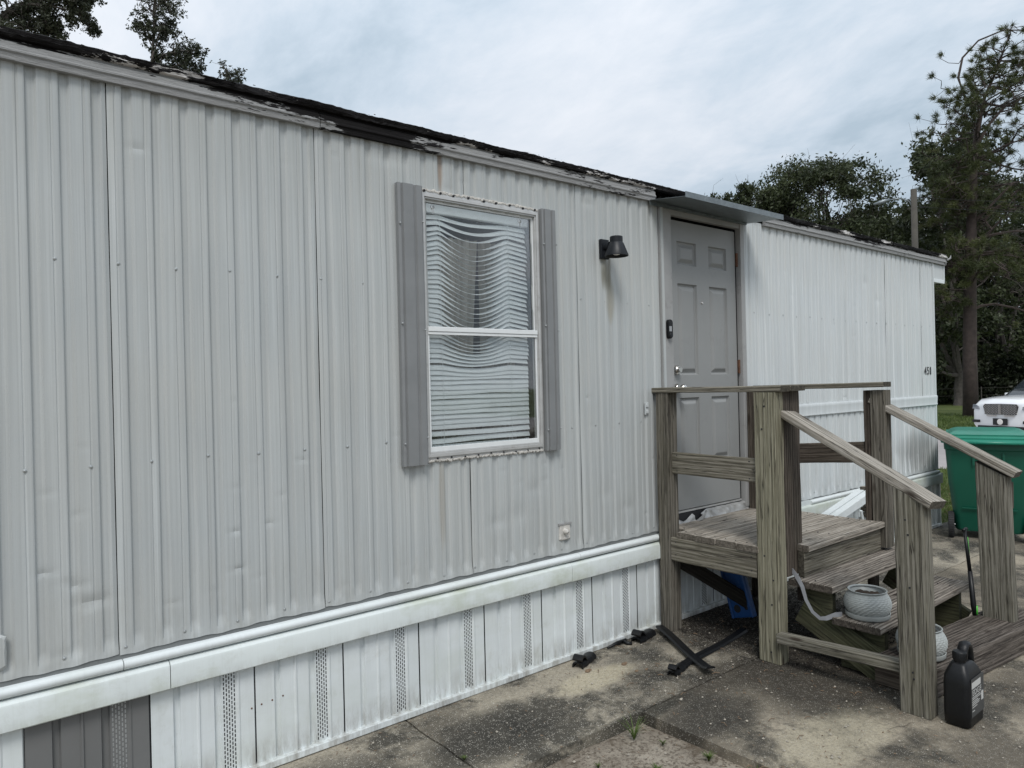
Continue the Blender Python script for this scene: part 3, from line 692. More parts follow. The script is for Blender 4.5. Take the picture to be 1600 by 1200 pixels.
# torn sill flashing under the door
mb = MB(); vs = []; nx = 26
for i in range(nx+1):
    x = 3.86+.84*i/nx; u = i/nx
    top = .700 if u > .42 else (.69-.05*(1-abs(u-.12)/.12) if u < .24 else .64+.06*(u-.24)/.18)
    cr = .018*noise.noise(Vector((x*14, 2, 0)))+.012*noise.noise(Vector((x*37, 4, 0)))
    for k, (y, z) in enumerate(((.012, top), (-.012+cr*.5, top-.012), (-.018+cr*1.5, (top+.61)/2), (-.03, .612))): vs.append((x, y, z+cr*.3))
mb.add(vs, [(i*4+j, (i+1)*4+j, (i+1)*4+j+1, i*4+j+1) for i in range(nx) for j in range(3) if not (5 < i < 9 and j < 2)])
mb.build('torn_flashing', FLASH, home)
mb = MB(); mb.add([(4.03, -.03, .64), (4.14, -.055, .705), (4.16, -.02, .70), (4.10, -.05, .648), (4.05, -.075, .655)], [(0, 1, 4), (1, 3, 4), (1, 2, 3)]); mb.build('flashing_flap', FLASH, home)
MB().box(3.86, 4.71, .03, .06, .56, .70).build('sill_void', DARK, home)
# canopy over the door
mb = MB()
vs = [(3.645, -.002, 2.790), (4.775, -.002, 2.775), (4.775, -.30, 2.756), (3.648, -.30, 2.752)]
mb.add(vs+[(x, y, z-.003) for x, y, z in vs], [(0, 1, 2, 3), (7, 6, 5, 4), (0, 3, 7, 4), (1, 5, 6, 2), (0, 4, 5, 1)])
mb.box(3.646, 4.777, -.305, -.301, 2.744, 2.780)
can = mb.build('door_canopy', GALV, home)
MB().add([(3.640, -.022, 2.752), (3.640, -.022, 2.795), (3.72, -.022, 2.797), (3.92, -.022, 2.80), (3.70, -.022, 2.754)], [(0, 1, 2, 3, 4)]).build('canopy_bracket', GALV, can)
MB().box(3.70, 4.74, -.030, -.012, 2.755, 2.772).build('canopy_flange', GALV, can)

# ---- things fixed to the wall
lamp = empty('wall_lamp', (3.215, 0, 2.42), 'black cone shaded wall lamp on the siding beside the grey door', 'wall lamp')
MB().box(-.035, .035, -.022, -.0, -.058, .062).build('back_plate', BLACK, lamp, bevel=.004)
mb = MB(); mb.tube([(0, -.02, .012), (0, -.065, .02)], .022, 14); mb.build('arm', BLACK, lamp, auto=40)
mb = MB(); mb.lathe([(.0005, .066), (.036, .066), (.039, .062), (.039, .030), (.044, .024), (.072, -.048), (.072, -.053), (.069, -.053), (.040, .020), (.0005, .022)], 32, (.008, -.105, .0)); mb.build('lamp_shade', BLACK, lamp, auto=35)
mb = MB(); mb.lathe([(.0005, -.047), (.018, -.044), (.027, -.034), (.028, -.02), (.02, .015)], 20, (.008, -.105, .0)); mb.build('bulb', LAMPI, lamp, smooth=True)
bell = empty('doorbell', (3.812, -.012, 1.95), 'black video doorbell with a pale button on the door jamb', 'doorbell')
def stadium(w_, h_, n=10):
    p = []
    for i in range(n+1): a = math.pi*i/n; p.append((w_/2*math.cos(a), h_/2-w_/2+w_/2*math.sin(a)))
    for i in range(n+1): a = math.pi+math.pi*i/n; p.append((w_/2*math.cos(a), -h_/2+w_/2+w_/2*math.sin(a)))
    return p
mb = MB(); st = stadium(.042, .128); mb.loft([[(x*s, y, z*s2) for x, z in st] for s, s2, y in ((1, 1, 0), (1, 1, -.020), (.85, .95, -.026))]); mb.build('housing', BPLAST, bell, auto=40)
mb = MB(); mb.box(-.020, .004, -.0278, -.0262, -.016, .018); mb.build('sensor_strip', mat('sensor_grey', (.3, .31, .32), .3)[0], bell)
MB().lathe([(.0005, -.029), (.011, -.029), (.013, -.026)], 18, (0, 0, -.040), 'y').build('button', BLACK, bell, auto=40)
def text_mesh(body, size, mname, ext=.001):
    cu = bpy.data.curves.new(mname, 'FONT'); cu.body = body; cu.size = size; cu.extrude = ext; cu.offset = .0016 if size > .08 else 0
    o = bpy.data.objects.new('tmp', cu); C.objects.link(o); dg = bpy.context.evaluated_depsgraph_get(); me = bpy.data.meshes.new_from_object(o.evaluated_get(dg))
    C.objects.unlink(o); bpy.data.objects.remove(o); me.name = mname; return me
num = empty('house_number', (7.972, -.004, 1.605), 'small black stick-on house number digits by the far wall corner', 'house number')
for ch, dx, sx_ in (('4', 0, .86), ('5', .064, .86), ('0', .135, .55)):
    me = text_mesh(ch, .115, 'digit'); me.materials.append(INK); o = bpy.data.objects.new('digit', me); C.objects.link(o); o.parent = num; o.rotation_euler = (R_(90), 0, 0); o.location = (dx, 0, 0); o.scale = (sx_, 1, 1)

# ---- blind and curtain behind the glass
blind = empty('window_blind', (2.290, .033, 2.52), 'sagging bent white venetian blind hanging behind the window glass', 'blind')
BX0, BX1 = -.345, .325
mb = MB(); mb.box(BX0, BX1+.01, -.018, .012, -.03, .015); mb.build('head_rail', SLAT, blind, bevel=.002)
mb = MB()
for x in (BX0+.045, BX1-.05): mb = MB(); mb.lathe([(.004, -.022), (.011, -.021), (.013, -.0185)], 12, (x, 0, -.002), 'y'); mb.box(x-.003, x+.003, -.0215, -.0185, -.035, -.012); mb.build('bracket', CHROME, blind)
def sag(u, t):
    """drop of a slat at fraction u along it (0..1), t = 0 top .. 1 bottom"""
    a = .13; b = .80
    amp = .082*min(1, t/.10+.25)*(1 if t < .48 else (.70-t)/.22) if t < .70 else 0.0
    amp = max(amp, 0)
    if u < a: s = amp*(.42-1.25*t)*2.2*((a-u)/a)*.45 if t < .5 else 0
    elif u > b: s = amp*.25*((u-b)/(1-b))
    else: s = amp*(math.sin(math.pi*((u-a)/(b-a))**.92))**1.15
    return s
NS = 47
for i in range(NS):
    t_ = i/(NS-1); z0 = -.045-t_*1.165
    if t_ > .64: z0 -= .012
    if i > 42: z0 -= .01*(i-42)
    wd = .0140; tilt = R_(68)+.25*math.sin(i*1.7)*.5
    mb = MB(); rings = []
    for j in range(27):
        u = j/26; x = BX0+(BX1-BX0)*u-.018*(t_ < .64)*(u > .9)*math.sin(i*.9)*.3
        s = sag(u, t_); z = z0-s+.0015*math.sin(i*2.1+u*5)+.0035*noise.noise(Vector((i*.83, u*2.5, 0))); tl = tilt-1.05*min(s/.075, 1)
        yb = -.012*min(s/.1, 1)
        c_, s_ = math.cos(tl), math.sin(tl)
        prf = [(-wd, 0), (-wd*.4, .0018), (wd*.4, .0018), (wd, 0), (wd*.4, .0012), (-wd*.4, .0012)]
        rings.append([(x, yb+a*c_-b*s_, z+a*s_+b*c_) for a, b in prf])
    mb.loft(rings); mb.build('slat', SLAT, blind, smooth=False)
mb = MB()
for u in (.13, .80):
    x = BX0+(BX1-BX0)*u
    for dy in (-.014, .012): mb.tube([(x+.002*math.sin(k), dy, -.03-k*.12) for k in range(11)], .0012, 5)
mb.build('ladder_cord', SLAT, blind)
MB().box(BX0, BX1, -.012, .012, -1.265, -1.245).build('bottom_rail', SLAT, blind, bevel=.003)
cur = empty('curtain', (2.285, .13, 2.5), 'beige curtains with a dark gap hanging behind the window blind', 'curtain')
CUR = worn('curtain_cloth', (.58, .55, .50), .9, .15, 3, (.2, .18, .16), .2, .1)
for a, b, sd_ in ((-.26, .035, 1), (.085, .30, 2)):
    mb = MB(); rr = []
    for k in range(14):
        z = -.10-.09*k; sh = .03*math.sin(z*3+sd_)*(sd_ == 1)
        rr.append([(a+(b-a)*j/40+sh*j/40, .02*math.sin(j*.9+sd_+z)+.008*math.sin(j*2.2), z) for j in range(41)])
    mb.loft(rr, False, False); mb.build('curtain_panel', CUR, cur, smooth=True)

# ------------------------------------------------------------------ porch steps
porch = empty('wooden_steps', (4.2, -.45, 0), 'weathered wooden porch landing with steps, posts and sloping handrails at the grey door', 'porch steps')
PO = Vector((4.2, -.45, 0))
def board(name, p0, p1, wv, w_, t_, m, parent=porch, n=None, grooves=0, cut0=0, cut1=0, warp=.0025):
    """p0,p1: ends of the centre line; wv: direction of the wide side; w_ wide, t_ thick"""
    p0, p1 = Vector(p0), Vector(p1); d = p1-p0; L = d.length; X = d.normalized(); Y = (Vector(wv)-X*Vector(wv).dot(X)).normalized(); Z = X.cross(Y)
    n = n or max(3, int(L/.06)); ch = min(.005, t_*.15); sec = []
    if grooves:
        ng = grooves; top = []
        for i in range(ng):
            a = -w_/2+ch+(w_-2*ch)*i/ng; s = (w_-2*ch)/ng
            top += [(a, t_/2), (a+s*.55, t_/2), (a+s*.65, t_/2-.005), (a+s*.9, t_/2-.005)]
        sec = [(w_/2, t_/2-ch), (w_/2, -t_/2+ch), (w_/2-ch, -t_/2), (-w_/2+ch, -t_/2), (-w_/2, -t_/2+ch), (-w_/2, t_/2-ch)]+top+[(w_/2-ch, t_/2)]
    else:
        sec = [(w_/2, t_/2-ch), (w_/2, -t_/2+ch), (w_/2-ch, -t_/2), (-w_/2+ch, -t_/2), (-w_/2, -t_/2+ch), (-w_/2, t_/2-ch), (-w_/2+ch, t_/2), (w_/2-ch, t_/2)]
    rings = []; sd = random.uniform(0, 99)
    for i in range(n+1):
        x = L*i/n; oy = warp*noise.noise(Vector((x*2.5, sd, 0))); oz = warp*noise.noise(Vector((x*2.5, sd, 9)))
        r = []
        for k, (a, b) in enumerate(sec):
            e = .0012*noise.noise(Vector((x*14, sd, k*1.7))) if k % 3 == 0 or not grooves else 0
            xx = x
            if i == 0: xx += cut0*a+.002*noise.noise(Vector((a*30, b*30, sd)))
            if i == n: xx += cut1*a+.002*noise.noise(Vector((a*30, b*30, sd+5)))
            r.append((xx, a+oy+e, b+oz+e))
        rings.append(r)
    mb = MB(); mb.loft(rings)
    o = mb.build(name, m, parent)
    M = Matrix((X, Y, Z)).transposed().to_4x4(); M.translation = p0-(PO if parent == porch else Vector(parent.location)); o.matrix_local = M
    return o
Yv, Xv, Zv = (0, 1, 0), (1, 0, 0), (0, 0, 1)
# posts: (name, x0,x1,y0,y1,z0,z1)
def post(x0, x1, y0, y1, z0, z1, m, lean=(0, 0), cut=0, name='post'):
    a = Vector(((x0+x1)/2, (y0+y1)/2, z0)); b = Vector(((x0+x1)/2+lean[0], (y0+y1)/2+lean[1], z1))
    return board(name, a, b, Yv, y1-y0, x1-x0, m, cut1=cut, warp=.004)
post(3.652, 3.741, -.868, -.734, 0, 1.528, W_GREEN)
tag(porch.children[-1], 'light greenish newer timber post')
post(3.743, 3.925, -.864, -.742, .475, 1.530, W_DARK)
post(3.648, 3.742, -.122, -.022, 0, 1.530, W_POST)
post(4.70, 4.79, -.10, -.02, 0, 1.52, W_DARK)
post(4.842, 4.932, -.950, -.852, .475, 1.512, W_POST)
post(4.85, 4.93, -.850, -.805, 0, 1.510, W_DARK)
post(3.575, 3.664, -1.672, -1.535, 0, 1.040, W_LOW, (.0, .012), .52)
post(4.852, 4.938, -1.640, -1.478, .150, 1.038, W_LOW, (.0, .02), .52)
# caps and rails
board('rail_cap', (3.715, .0, 1.546), (3.735, -.90, 1.548), Xv, .15, .034, W_RAIL)
board('rail_cap', (3.83, -.50, 1.545), (3.84, -.905, 1.547), Xv, .16, .030, W_RAIL)
board('rail_cap', (4.845, -.015, 1.537), (4.872, -.955, 1.548), Xv, .12, .034, W_RAIL)
board('mid_rail', (3.700, -.123, 1.079), (3.700, -.733, 1.074), Zv, .137, .038, W_RAIL)
board('mid_rail', (4.880, -.02, 1.035), (4.880, -.805, 1.095), Zv, .14, .038, W_DARK)
board('lower_rail', (3.652, -.868, .158), (3.650, -1.535, .190), Zv, .052, .07, W_LOW)
board('handrail', (3.775, -.872, 1.402), (3.618, -1.705, 1.000), Xv, .125, .040, W_HAND)
board('handrail', (4.905, -.845, 1.445), (4.895, -1.665, 1.012), Xv, .115, .040, W_HAND)
board('cleat', (3.70, -1.56, .78), (3.70, -1.56, .98), Yv, .09, .045, W_DARK)
board('cleat', (4.965, -1.57, .80), (4.965, -1.57, .955), Yv, .09, .045, W_DARK)
# deck boards running along the wall
for i in range(6):
    y = -.093-.1455*i
    xs_ = 3.745 if i == 0 else 3.866 if i == 5 else 3.650
    board('deck_board', (xs_+random.uniform(-.004, .004), y, .626), (4.84+random.uniform(-.006, .004), y, .626+random.uniform(-.002, .002)), Yv, .140, .037, W_DECK)
board('deck_board', (3.865, -.935+.03, .6262), (4.838, -.935+.03, .6262), Yv, .055, .037, W_DECK)
# rim joists
board('joist', (3.668, -.123, .532), (3.668, -.733, .532), Zv, .148, .036, W_RAIL)
board('joist', (3.865, -.885, .530), (4.838, -.885, .530), Zv, .15, .036, W_RAIL)
board('joist', (4.82, -.10, .53), (4.82, -.82, .53), Zv, .148, .036, W_SHADE)
board('joist', (3.72, -.06, .53), (4.80, -.06, .53), Zv, .148, .036, W_SHADE)
board('joist', (4.24, -.09, .53), (4.24, -.86, .53), Zv, .148, .036, W_SHADE)
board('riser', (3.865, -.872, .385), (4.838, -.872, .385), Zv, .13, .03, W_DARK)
# treads
def tread(x0, x1, yb, yf, z, m, rot=0.0, nb=2):
    wd = (yb-yf)/nb
    for i in range(nb):
        yc = yb-wd*(i+.5); a = Vector((x0, yc, z-.019)); b = Vector((x1, yc-rot*(x1-x0), z-.019+random.uniform(-.002, .002)))
        board('tread', a, b, Yv, wd-.004, .038, m, grooves=int(wd/.0115))
tread(3.795, 5.09, -.842, -1.103, .457, W_TREAD)
tread(3.812, 5.075, -1.085, -1.348, .288, W_TREAD)
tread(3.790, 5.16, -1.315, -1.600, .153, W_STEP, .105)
# box step faces
board('riser', (3.80, -1.582, .066), (5.14, -1.724, .066), Zv, .130, .034, W_STEP)
board('side_board', (3.812, -1.32, .066), (3.812, -1.56, .066), Zv, .130, .034, W_DARK)
board('stringer', (3.86, -.89, .285), (3.86, -1.34, .055), Zv, .17, .04, W_STRG)
board('support', (3.875, -.90, .36), (3.875, -1.07, .36), Zv, .135, .035, W_STRG)
board('stringer', (4.98, -.89, .285), (4.98, -1.34, .055), Zv, .17, .04, W_STRG)
board('stringer', (3.90, -1.10, .13), (3.90, -1.335, .13), Zv, .255, .04, W_STRG)
board('stringer', (4.93, -1.10, .13), (4.93, -1.335, .13), Zv, .255, .04, W_STRG)
board('shade_brace', (3.80, -.08, .42), (4.30, -.45, .02), Zv, .09, .04, W_SHADE)  # black board standing in for the shadowed diagonal under the landing

mb = MB(); r6 = random.Random(12)
def nail(x, y, z, ax='z', s=.0042): mb.lathe([(.0004, .0022), (s, .0016), (s, -.003)], 7, (x-PO.x, y-PO.y, z), 'z') if ax == 'z' else mb.lathe([(.0004, -.002), (s, -.0016), (s, .003)], 7, (x-PO.x, y-PO.y, z), ax)
for i in range(6):
    for x in (3.70 if i else 3.78, 4.25, 4.80):
        for dy in (-.035, .035): nail(max(x, 3.90) if i == 5 else x, -.093-.1455*i+dy, .6455)
for x in (3.86, 4.90):
    for y, z in ((-.90, .457), (-.97, .457), (-1.03, .457), (-1.15, .288), (-1.22, .288), (-1.29, .288)): nail(x, y, z)
for z in (1.13, 1.03, .58, .50): nail(3.6815 if z > 1 else 3.6495, -.16, z, 'x'); nail(3.6495, -.70, z, 'x')
for z in (1.45, 1.32, .60, .47, .17, .06, .33): nail(3.6515, r6.uniform(-.85, -.75), z, 'x', .005)
for z in (.92, .85, .2, .17, .6): nail(3.5745, r6.uniform(-1.65, -1.56), z, 'x', .005)
tag(mb.build('nail', INK, porch), kind='stuff')
# ------------------------------------------------------------------ flower pots
def make_pot(loc, label, s=1.0):
    t = empty('flower_pot', loc, label, 'flower pot', 'woven pattern flower pots on the steps')
    mb = MB(); rings = []; nr, na = 66, 208
    for i in range(nr+1):
        z = .018+.140*i/nr; u = i/nr
        r = .074+.052*math.sin(math.pi*(u*.80+.12))**.8
        if u > .9: r -= .0
        ring = []
        for j in range(na):
            a = 2*math.pi*j/na
            row = u*13; k = math.floor(row); fr = row-k
            d = .0036*abs(math.sin(a*13+(k % 2)*math.pi/2+.4*math.sin(row*2)))**.7*math.sin(math.pi*min(max(fr+.16*math.sin(a*26+k*3.1), 0), 1)) if .04 < u < .93 else 0
            rr = (r+d)*s; ring.append((rr*math.cos(a), rr*math.sin(a), z*s))
        rings.append(ring)
    rin = .103*s
    for rr, z in ((.1075, .160), (.104, .163), (.099, .160), (.098, .125), (.0005, .122)):
        rings.append([(rr*s*math.cos(2*math.pi*j/na), rr*s*math.sin(2*math.pi*j/na), z*s) for j in range(na)])
    mb.loft(rings, True, False); mb.build('pot', POT, t, smooth=True)
    mb = MB(); mb.lathe([(.0005, .004), (.100*s, .0), (.112*s, .002), (.120*s, .010), (.121*s, .030), (.117*s, .031), (.113*s, .014), (.05, .010)], 60); mb.build('saucer', POT, t, auto=50)
    mb = MB(); r4 = random.Random(4); rr = []
    for rad in (.0005, .03, .06, .097): rr.append([(rad*s*math.cos(2*math.pi*j/40), rad*s*math.sin(2*math.pi*j/40), .128*s+r4.uniform(-.004, .006)) for j in range(40)])
    mb.loft(rr, True, False); mb.build('soil', SOIL, t)
    return t
make_pot((3.955, -1.215, .289), 'pale grey woven pattern pot and saucer on the middle step, soil inside', .93)
make_pot((3.945, -1.49, .158), 'grey woven pattern pot on the lowest step half hidden behind the leaning post', .92)

# ------------------------------------------------------------------ oil bottle
bot = empty('oil_bottle', (3.69, -1.768, 0), 'black plastic motor oil bottle standing on the concrete beside the low post', 'oil bottle')
mb = MB(); rings = []
def rrect(x0, x1, y0, y1, r, z, n=6):
    p = []
    for cx_, cy_, a0 in ((x1-r, y1-r, 0), (x0+r, y1-r, 90), (x0+r, y0+r, 180), (x1-r, y0+r, 270)):
        for i in range(n+1): a = R_(a0+90*i/n); p.append((cx_+r*math.cos(a), cy_+r*math.sin(a), z))
    return p
for z, x0, x1, y in ((0, -.088, .088, .048), (.006, -.094, .094, .054), (.06, -.096, .096, .056), (.19, -.096, .094, .056), (.225, -.092, .086, .053), (.25, -.082, .072, .044), (.27, -.070, .050, .036), (.282, -.060, .020, .030)):
    rings.append(rrect(x0, x1, -y, y, min(.024, y*.6), z))
mb.loft(rings); mb.build('body', BPLAST, bot, auto=60)
mb = MB(); mb.lathe([(.026, .268), (.026, .290), (.029, .292), (.029, .325), (.026, .329), (.0005, .329)]+[], 28, (-.034, 0, 0)); o = mb.build('cap', BPLAST, bot, auto=40)
mb = MB()
for k in range(28):
    a = 2*math.pi*k/28; mb.box(-.034+.029*math.cos(a)-.001, -.034+.029*math.cos(a)+.001, .029*math.sin(a)-.001, .029*math.sin(a)+.001, .294, .323)
mb.build('cap_rib', BPLAST, o)
mb = MB(); hp = [(-.004, 0, .262), (-.004, 0, .30), (.004, 0, .330), (.022, 0, .345), (.045, 0, .342), (.062, 0, .322), (.072, 0, .285), (.078, 0, .235)]
rr = []
for i, p in enumerate(hp):
    p = Vector(p); d = (Vector(hp[min(i+1, 7)])-Vector(hp[max(i-1, 0)])).normalized(); nrm = Vector((d.z, 0, -d.x))
    rr.append([p+nrm*(.016*math.cos(2*math.pi*j/14))+Vector((0, .023*math.sin(2*math.pi*j/14), 0)) for j in range(14)])
mb.loft(rr); mb.build('handle', BPLAST, bot, smooth=True)
mb = MB(); mb.box(-.072, .080, -.0580, -.0564, .05, .222); lab = mb.build('label', LABELD, bot)
mb = MB(); mb.box(-.068, .04, -.0588, -.0581, .178, .206); mb.build('label_band', PAPER, lab)
def lab_text(s, size, x, z, m, k=1):
    me = text_mesh(s, size, 'lettering', .0002); me.materials.append(m); o = bpy.data.objects.new('lettering', me); C.objects.link(o); o.parent = lab
    o.rotation_euler = (R_(90), 0, 0); o.location = (x, -.0592, z); o.scale = (k, 1, 1)
lab_text('EDGE', .036, -.066, .147, PAPER, 1.25)
mb = MB()
for i, (zz2, l) in enumerate(((.136, .10), (.128, .12), (.118, .07), (.110, .09), (.102, .085), (.092, .06), (.075, .03))): mb.box(-.066, -.066+l, -.0586, -.0581, zz2, zz2+.003)
mb.box(.045, .07, -.0588, -.0581, .10, .14)
mb.build('label_print', PAPER, lab)

# ------------------------------------------------------------------ small things about the steps
rib = MB(); pts = [(3.80, -.845, .51), (3.805, -.862, .505), (3.792, -.90, .475), (3.782, -.935, .43), (3.782, -.955, .36), (3.785, -.99, .30), (3.79, -1.03, .272), (3.80, -1.06, .277), (3.83, -1.10, .300), (3.86, -1.12, .302)]
rr = []
for i, p in enumerate(pts):
    p = Vector(p); d = (Vector(pts[min(i+1, 9)])-Vector(pts[max(i-1, 0)])).normalized(); s = d.cross(Vector((1, .2, .1))).normalized()*(.011+.002*math.sin(i)); nrm = d.cross(s).normalized()*.0007
    rr.append([p+s+nrm, p-s+nrm, p-s-nrm, p+s-nrm])
rib.loft(rr); tag(rib.build('ribbon', RIBB, smooth=False), 'silvery grey ribbon looping off the upper step to the middle step', 'ribbon')
pole = empty('garden_pole', (4.83, -1.445, .155), 'black pole with bright green trim standing on the lowest step', 'pole'); pole.scale = (.8, .8, .76)
mb = MB(); mb.tube([(0, 0, .0), (.004, .006, .07), (.02, .03, .34)], [.013, .019, .016], 12); mb.build('grip', BPLAST, pole, smooth=True)
mb = MB(); mb.tube([(.02, .03, .33), (.05, .07, .66)], [.014, .012], 10); mb.build('shaft', BPLAST, pole, smooth=True)
mb = MB(); mb.tube([(.010, -.012, .005), (.014, -.011, .075)], .009, 8); mb.tube([(.034, .03, .30), (.058, .055, .60)], .0055, 6); mb.build('green_trim', LIME, pole, smooth=True)
mb = MB(); mb.tube([(.03, .075, .655), (.075, .065, .665)], .012, 8); mb.build('top_hook', BPLAST, pole, smooth=True)
blu = empty('blue_plank', (4.15, -.33, .0), 'scuffed blue plastic plank with round holes leaning under the landing', 'plank')
M = Matrix.Rotation(R_(-18), 4, 'X')
mb = MB(); mb.box(-.018, .018, -.085, .085, .03, .46); mb.box(-.030, -.018, .065, .085, .03, .46); mb.box(-.030, -.018, -.085, -.065, .03, .46); o = mb.build('plank', BLUE, blu, bevel=.006); o.rotation_euler = (R_(-16), 0, 0)
mb = MB()
for z in (.09, .38): mb.lathe([(.001, -.0205), (.024, -.0205), (.026, -.0185)], 20, (0, .03, z), 'x')
for z in (.09,): mb.lathe([(.001, -.0205), (.012, -.0205), (.013, -.0185)], 14, (0, -.04, z), 'x')
o = mb.build('hole', DARK, blu); o.rotation_euler = (R_(-16), 0, 0)

def flat_strip(name, p0, p1, w_, t_, label, z=.012, curl=0, cat='plastic strip'):
    p0, p1 = Vector((*p0, z)), Vector((*p1, z)); d = (p1-p0).normalized(); s = Vector((-d.y, d.x, 0))*w_/2; mb = MB(); rr = []
    n = 14
    for i in range(n+1):
        q = p0.lerp(p1, i/n); q.z += .010*math.sin(i*.5)*(.5)+.006
        if i == n and curl: q.z += .012
        rr.append([q-s, q-s*.7+Vector((0, 0, t_)), q+s*.7+Vector((0, 0, t_)), q+s, q+s*.65-Vector((0, 0, .001)), q-s*.65-Vector((0, 0, .001))])
    mb.loft(rr); return tag(mb.build(name, BPLAST, auto=40), label, cat, 'broken black plastic edging pieces by the steps')
flat_strip('edging_strip', (3.60, -.055), (3.245, -.695), .06, .010, 'long black plastic strip lying crosswise over another, pointing at the wall', .022, 1)
flat_strip('edging_strip', (3.16, -.525), (3.97, -.43), .055, .012, 'black plastic strip lying under a crossing strip, folded end towards the wall', .002)
def folded_piece(loc, rz, s, label, nm='edging_piece'):
    t = empty(nm, loc, label, 'plastic piece', 'broken black plastic edging pieces by the steps', rz=rz)
    mb = MB(); rr = []
    for i in range(9):
        x = -.09*s+.18*s*i/8; rr.append([(x, .035*s*math.cos(a)+.004*math.sin(i*2), .004+.032*s*abs(math.sin(a))**.7) for a in [math.pi*k/8 for k in range(9)]]+[(x, .028*s*math.cos(a), .001+.026*s*abs(math.sin(a))**.7) for a in [math.pi-math.pi*k/8 for k in range(9)]])
    mb.loft(rr); mb.build('channel', BPLAST, t, auto=40)
    mb = MB(); rr = []
    for i in range(8):
        a = i/7; rr.append([(-.02*s-.075*s*a, y*s, .030*s+.040*s*math.sin(a*2.6)) for y in (-.03, .03)]+[(-.02*s-.07*s*a, y*s, .022*s+.036*s*math.sin(a*2.6)) for y in (.03, -.03)])
    mb.loft(rr); mb.build('flap', BPLAST, t, auto=40)
    return t
folded_piece((2.875, -.10, 0), .35, 1.0, 'shoe sized folded black plastic piece lying against the white skirting')
folded_piece((3.42, -.075, 0), .2, 1.05, 'black plastic piece lying where the skirting meets the first post')
folded_piece((3.165, -.535, .0), .25, .82, 'small black folded plastic block at the near end of the crossed strips')
mb = MB(); mb.tube([(3.12, -.05, .012), (3.22, -.045, .016), (3.30, -.035, .012)], [.006, .012, .010], 7); mb.tube([(3.27, -.04, .014), (3.265, -.075, .010), (3.285, -.10, .008)], [.01, .012, .009], 7)
tag(mb.build('edging_scrap', BPLAST, smooth=True), 'thin black forked scrap lying along the base of the skirting', 'plastic scrap')

# white folding table tipped against the skirting beyond the landing
tb = empty('white_table', (5.75, -.25, 0), 'tipped white slatted folding table lying beyond the landing by the skirting', 'table')
mb = MB()
for k in range(2):
    y = -.05+.07*k; mb.add([(-.50, y, .42), (.33, y, .58), (.33, y+.06, .58), (-.50, y+.06, .42), (-.50, y, .475), (.33, y, .645), (.33, y+.06, .645), (-.50, y+.06, .475)], [(0, 1, 2, 3), (4, 7, 6, 5), (0, 4, 5, 1), (1, 5, 6, 2), (2, 6, 7, 3), (3, 7, 4, 0)])
mb.build('table_top', WHITE, tb)
for (a, b) in (((.05, -.08, .52), (.22, -.08, .02)), ((.28, -.08, .56), (.12, -.08, .02)), ((.05, .12, .52), (.22, .12, .02)), ((.28, .12, .56), (.12, .12, .02)), ((-.35, -.08, .44), (-.40, -.08, .02))):
    MB().tube([a, b], .011, 6).build('leg', WHITE, tb)
st = empty('wood_stack', (6.28, -.22, 0), 'small upright stack of pale weathered timber offcuts behind the landing', 'timber')
for k in range(6):
    board('offcut', (6.16+random.uniform(-.01, .01), -.22, .42+.045*k), (6.34, -.22+random.uniform(-.02, .02), .42+.045*k), Yv, .12, .034, [W_HAND, W_RAIL, W_DECK][k % 3], st)
mb = MB(); mb.box(-.12, .10, -.08, .08, .0, .395); mb.build('carton', worn('grey_carton', (.30, .31, .31), .8), st)

# ------------------------------------------------------------------ wheelie bin
bn = empty('wheelie_bin', (7.87, -.59, 0), 'green plastic wheelie bin with a lighter green lid on the concrete', 'wheelie bin', rz=math.atan2(.33, .945))
# local: +x away from the camera, wheels at x=0 side, y along the axle
mb = MB(); rr = []
for z, x0, x1, yw in ((.075, -.01, .50, .27), (.10, -.02, .53, .285), (.50, -.045, .66, .325), (.52, -.050, .665, .330), (.86, -.075, .77, .352), (.87, -.085, .78, .362), (.93, -.085, .79, .365)):
    rr.append([(x, y, z) for x, y, _ in rrect(x0, x1, -yw, yw, .06, 0, 5)])
mb.loft(rr); mb.build('body', GREEN, bn, auto=40)
mb = MB(); rr = []
for z, x0, x1, yw in ((.935, -.13, .81, .385), (.955, -.135, .815, .390), (.970, -.12, .80, .375), (.985, -.09, .78, .355), (1.005, -.075, .75, .335), (1.03, .02, .70, .30), (1.045, .08, .65, .26)):
    rr.append([(x, y, z) for x, y, _ in rrect(x0, x1, -yw, yw, .05, 0, 5)])
mb.loft(rr)
mb.box(-.05, .70, -.345, -.325, .99, 1.012); mb.box(-.05, .70, .325, .345, .99, 1.012); mb.box(-.078, -.062, -.30, .30, .99, 1.016); mb.box(-.115, -.10, -.33, .33, .965, .985)
mb.build('lid', LIDG, bn, auto=30)
mb = MB(); mb.tube([(-.155, -.33, .945), (-.155, .33, .945)], .016, 10)
for y in (-.30, -.1, .1, .30): mb.tube([(-.155, y, .945), (-.09, y, .935)], .012, 8)
mb.build('handle', LIDG, bn, smooth=True)
mb = MB(); mb.box(-.062, -.044, -.22, .22, .30, .305); mb.box(-.09, -.07, -.13, -.11, .72, .84); mb.box(-.09, -.07, .11, .13, .72, .84); mb.build('moulded_rib', GREEN, bn)
MB().tube([(.02, -.33, .125), (.02, .33, .125)], .010, 8).build('axle', CHROME, bn)
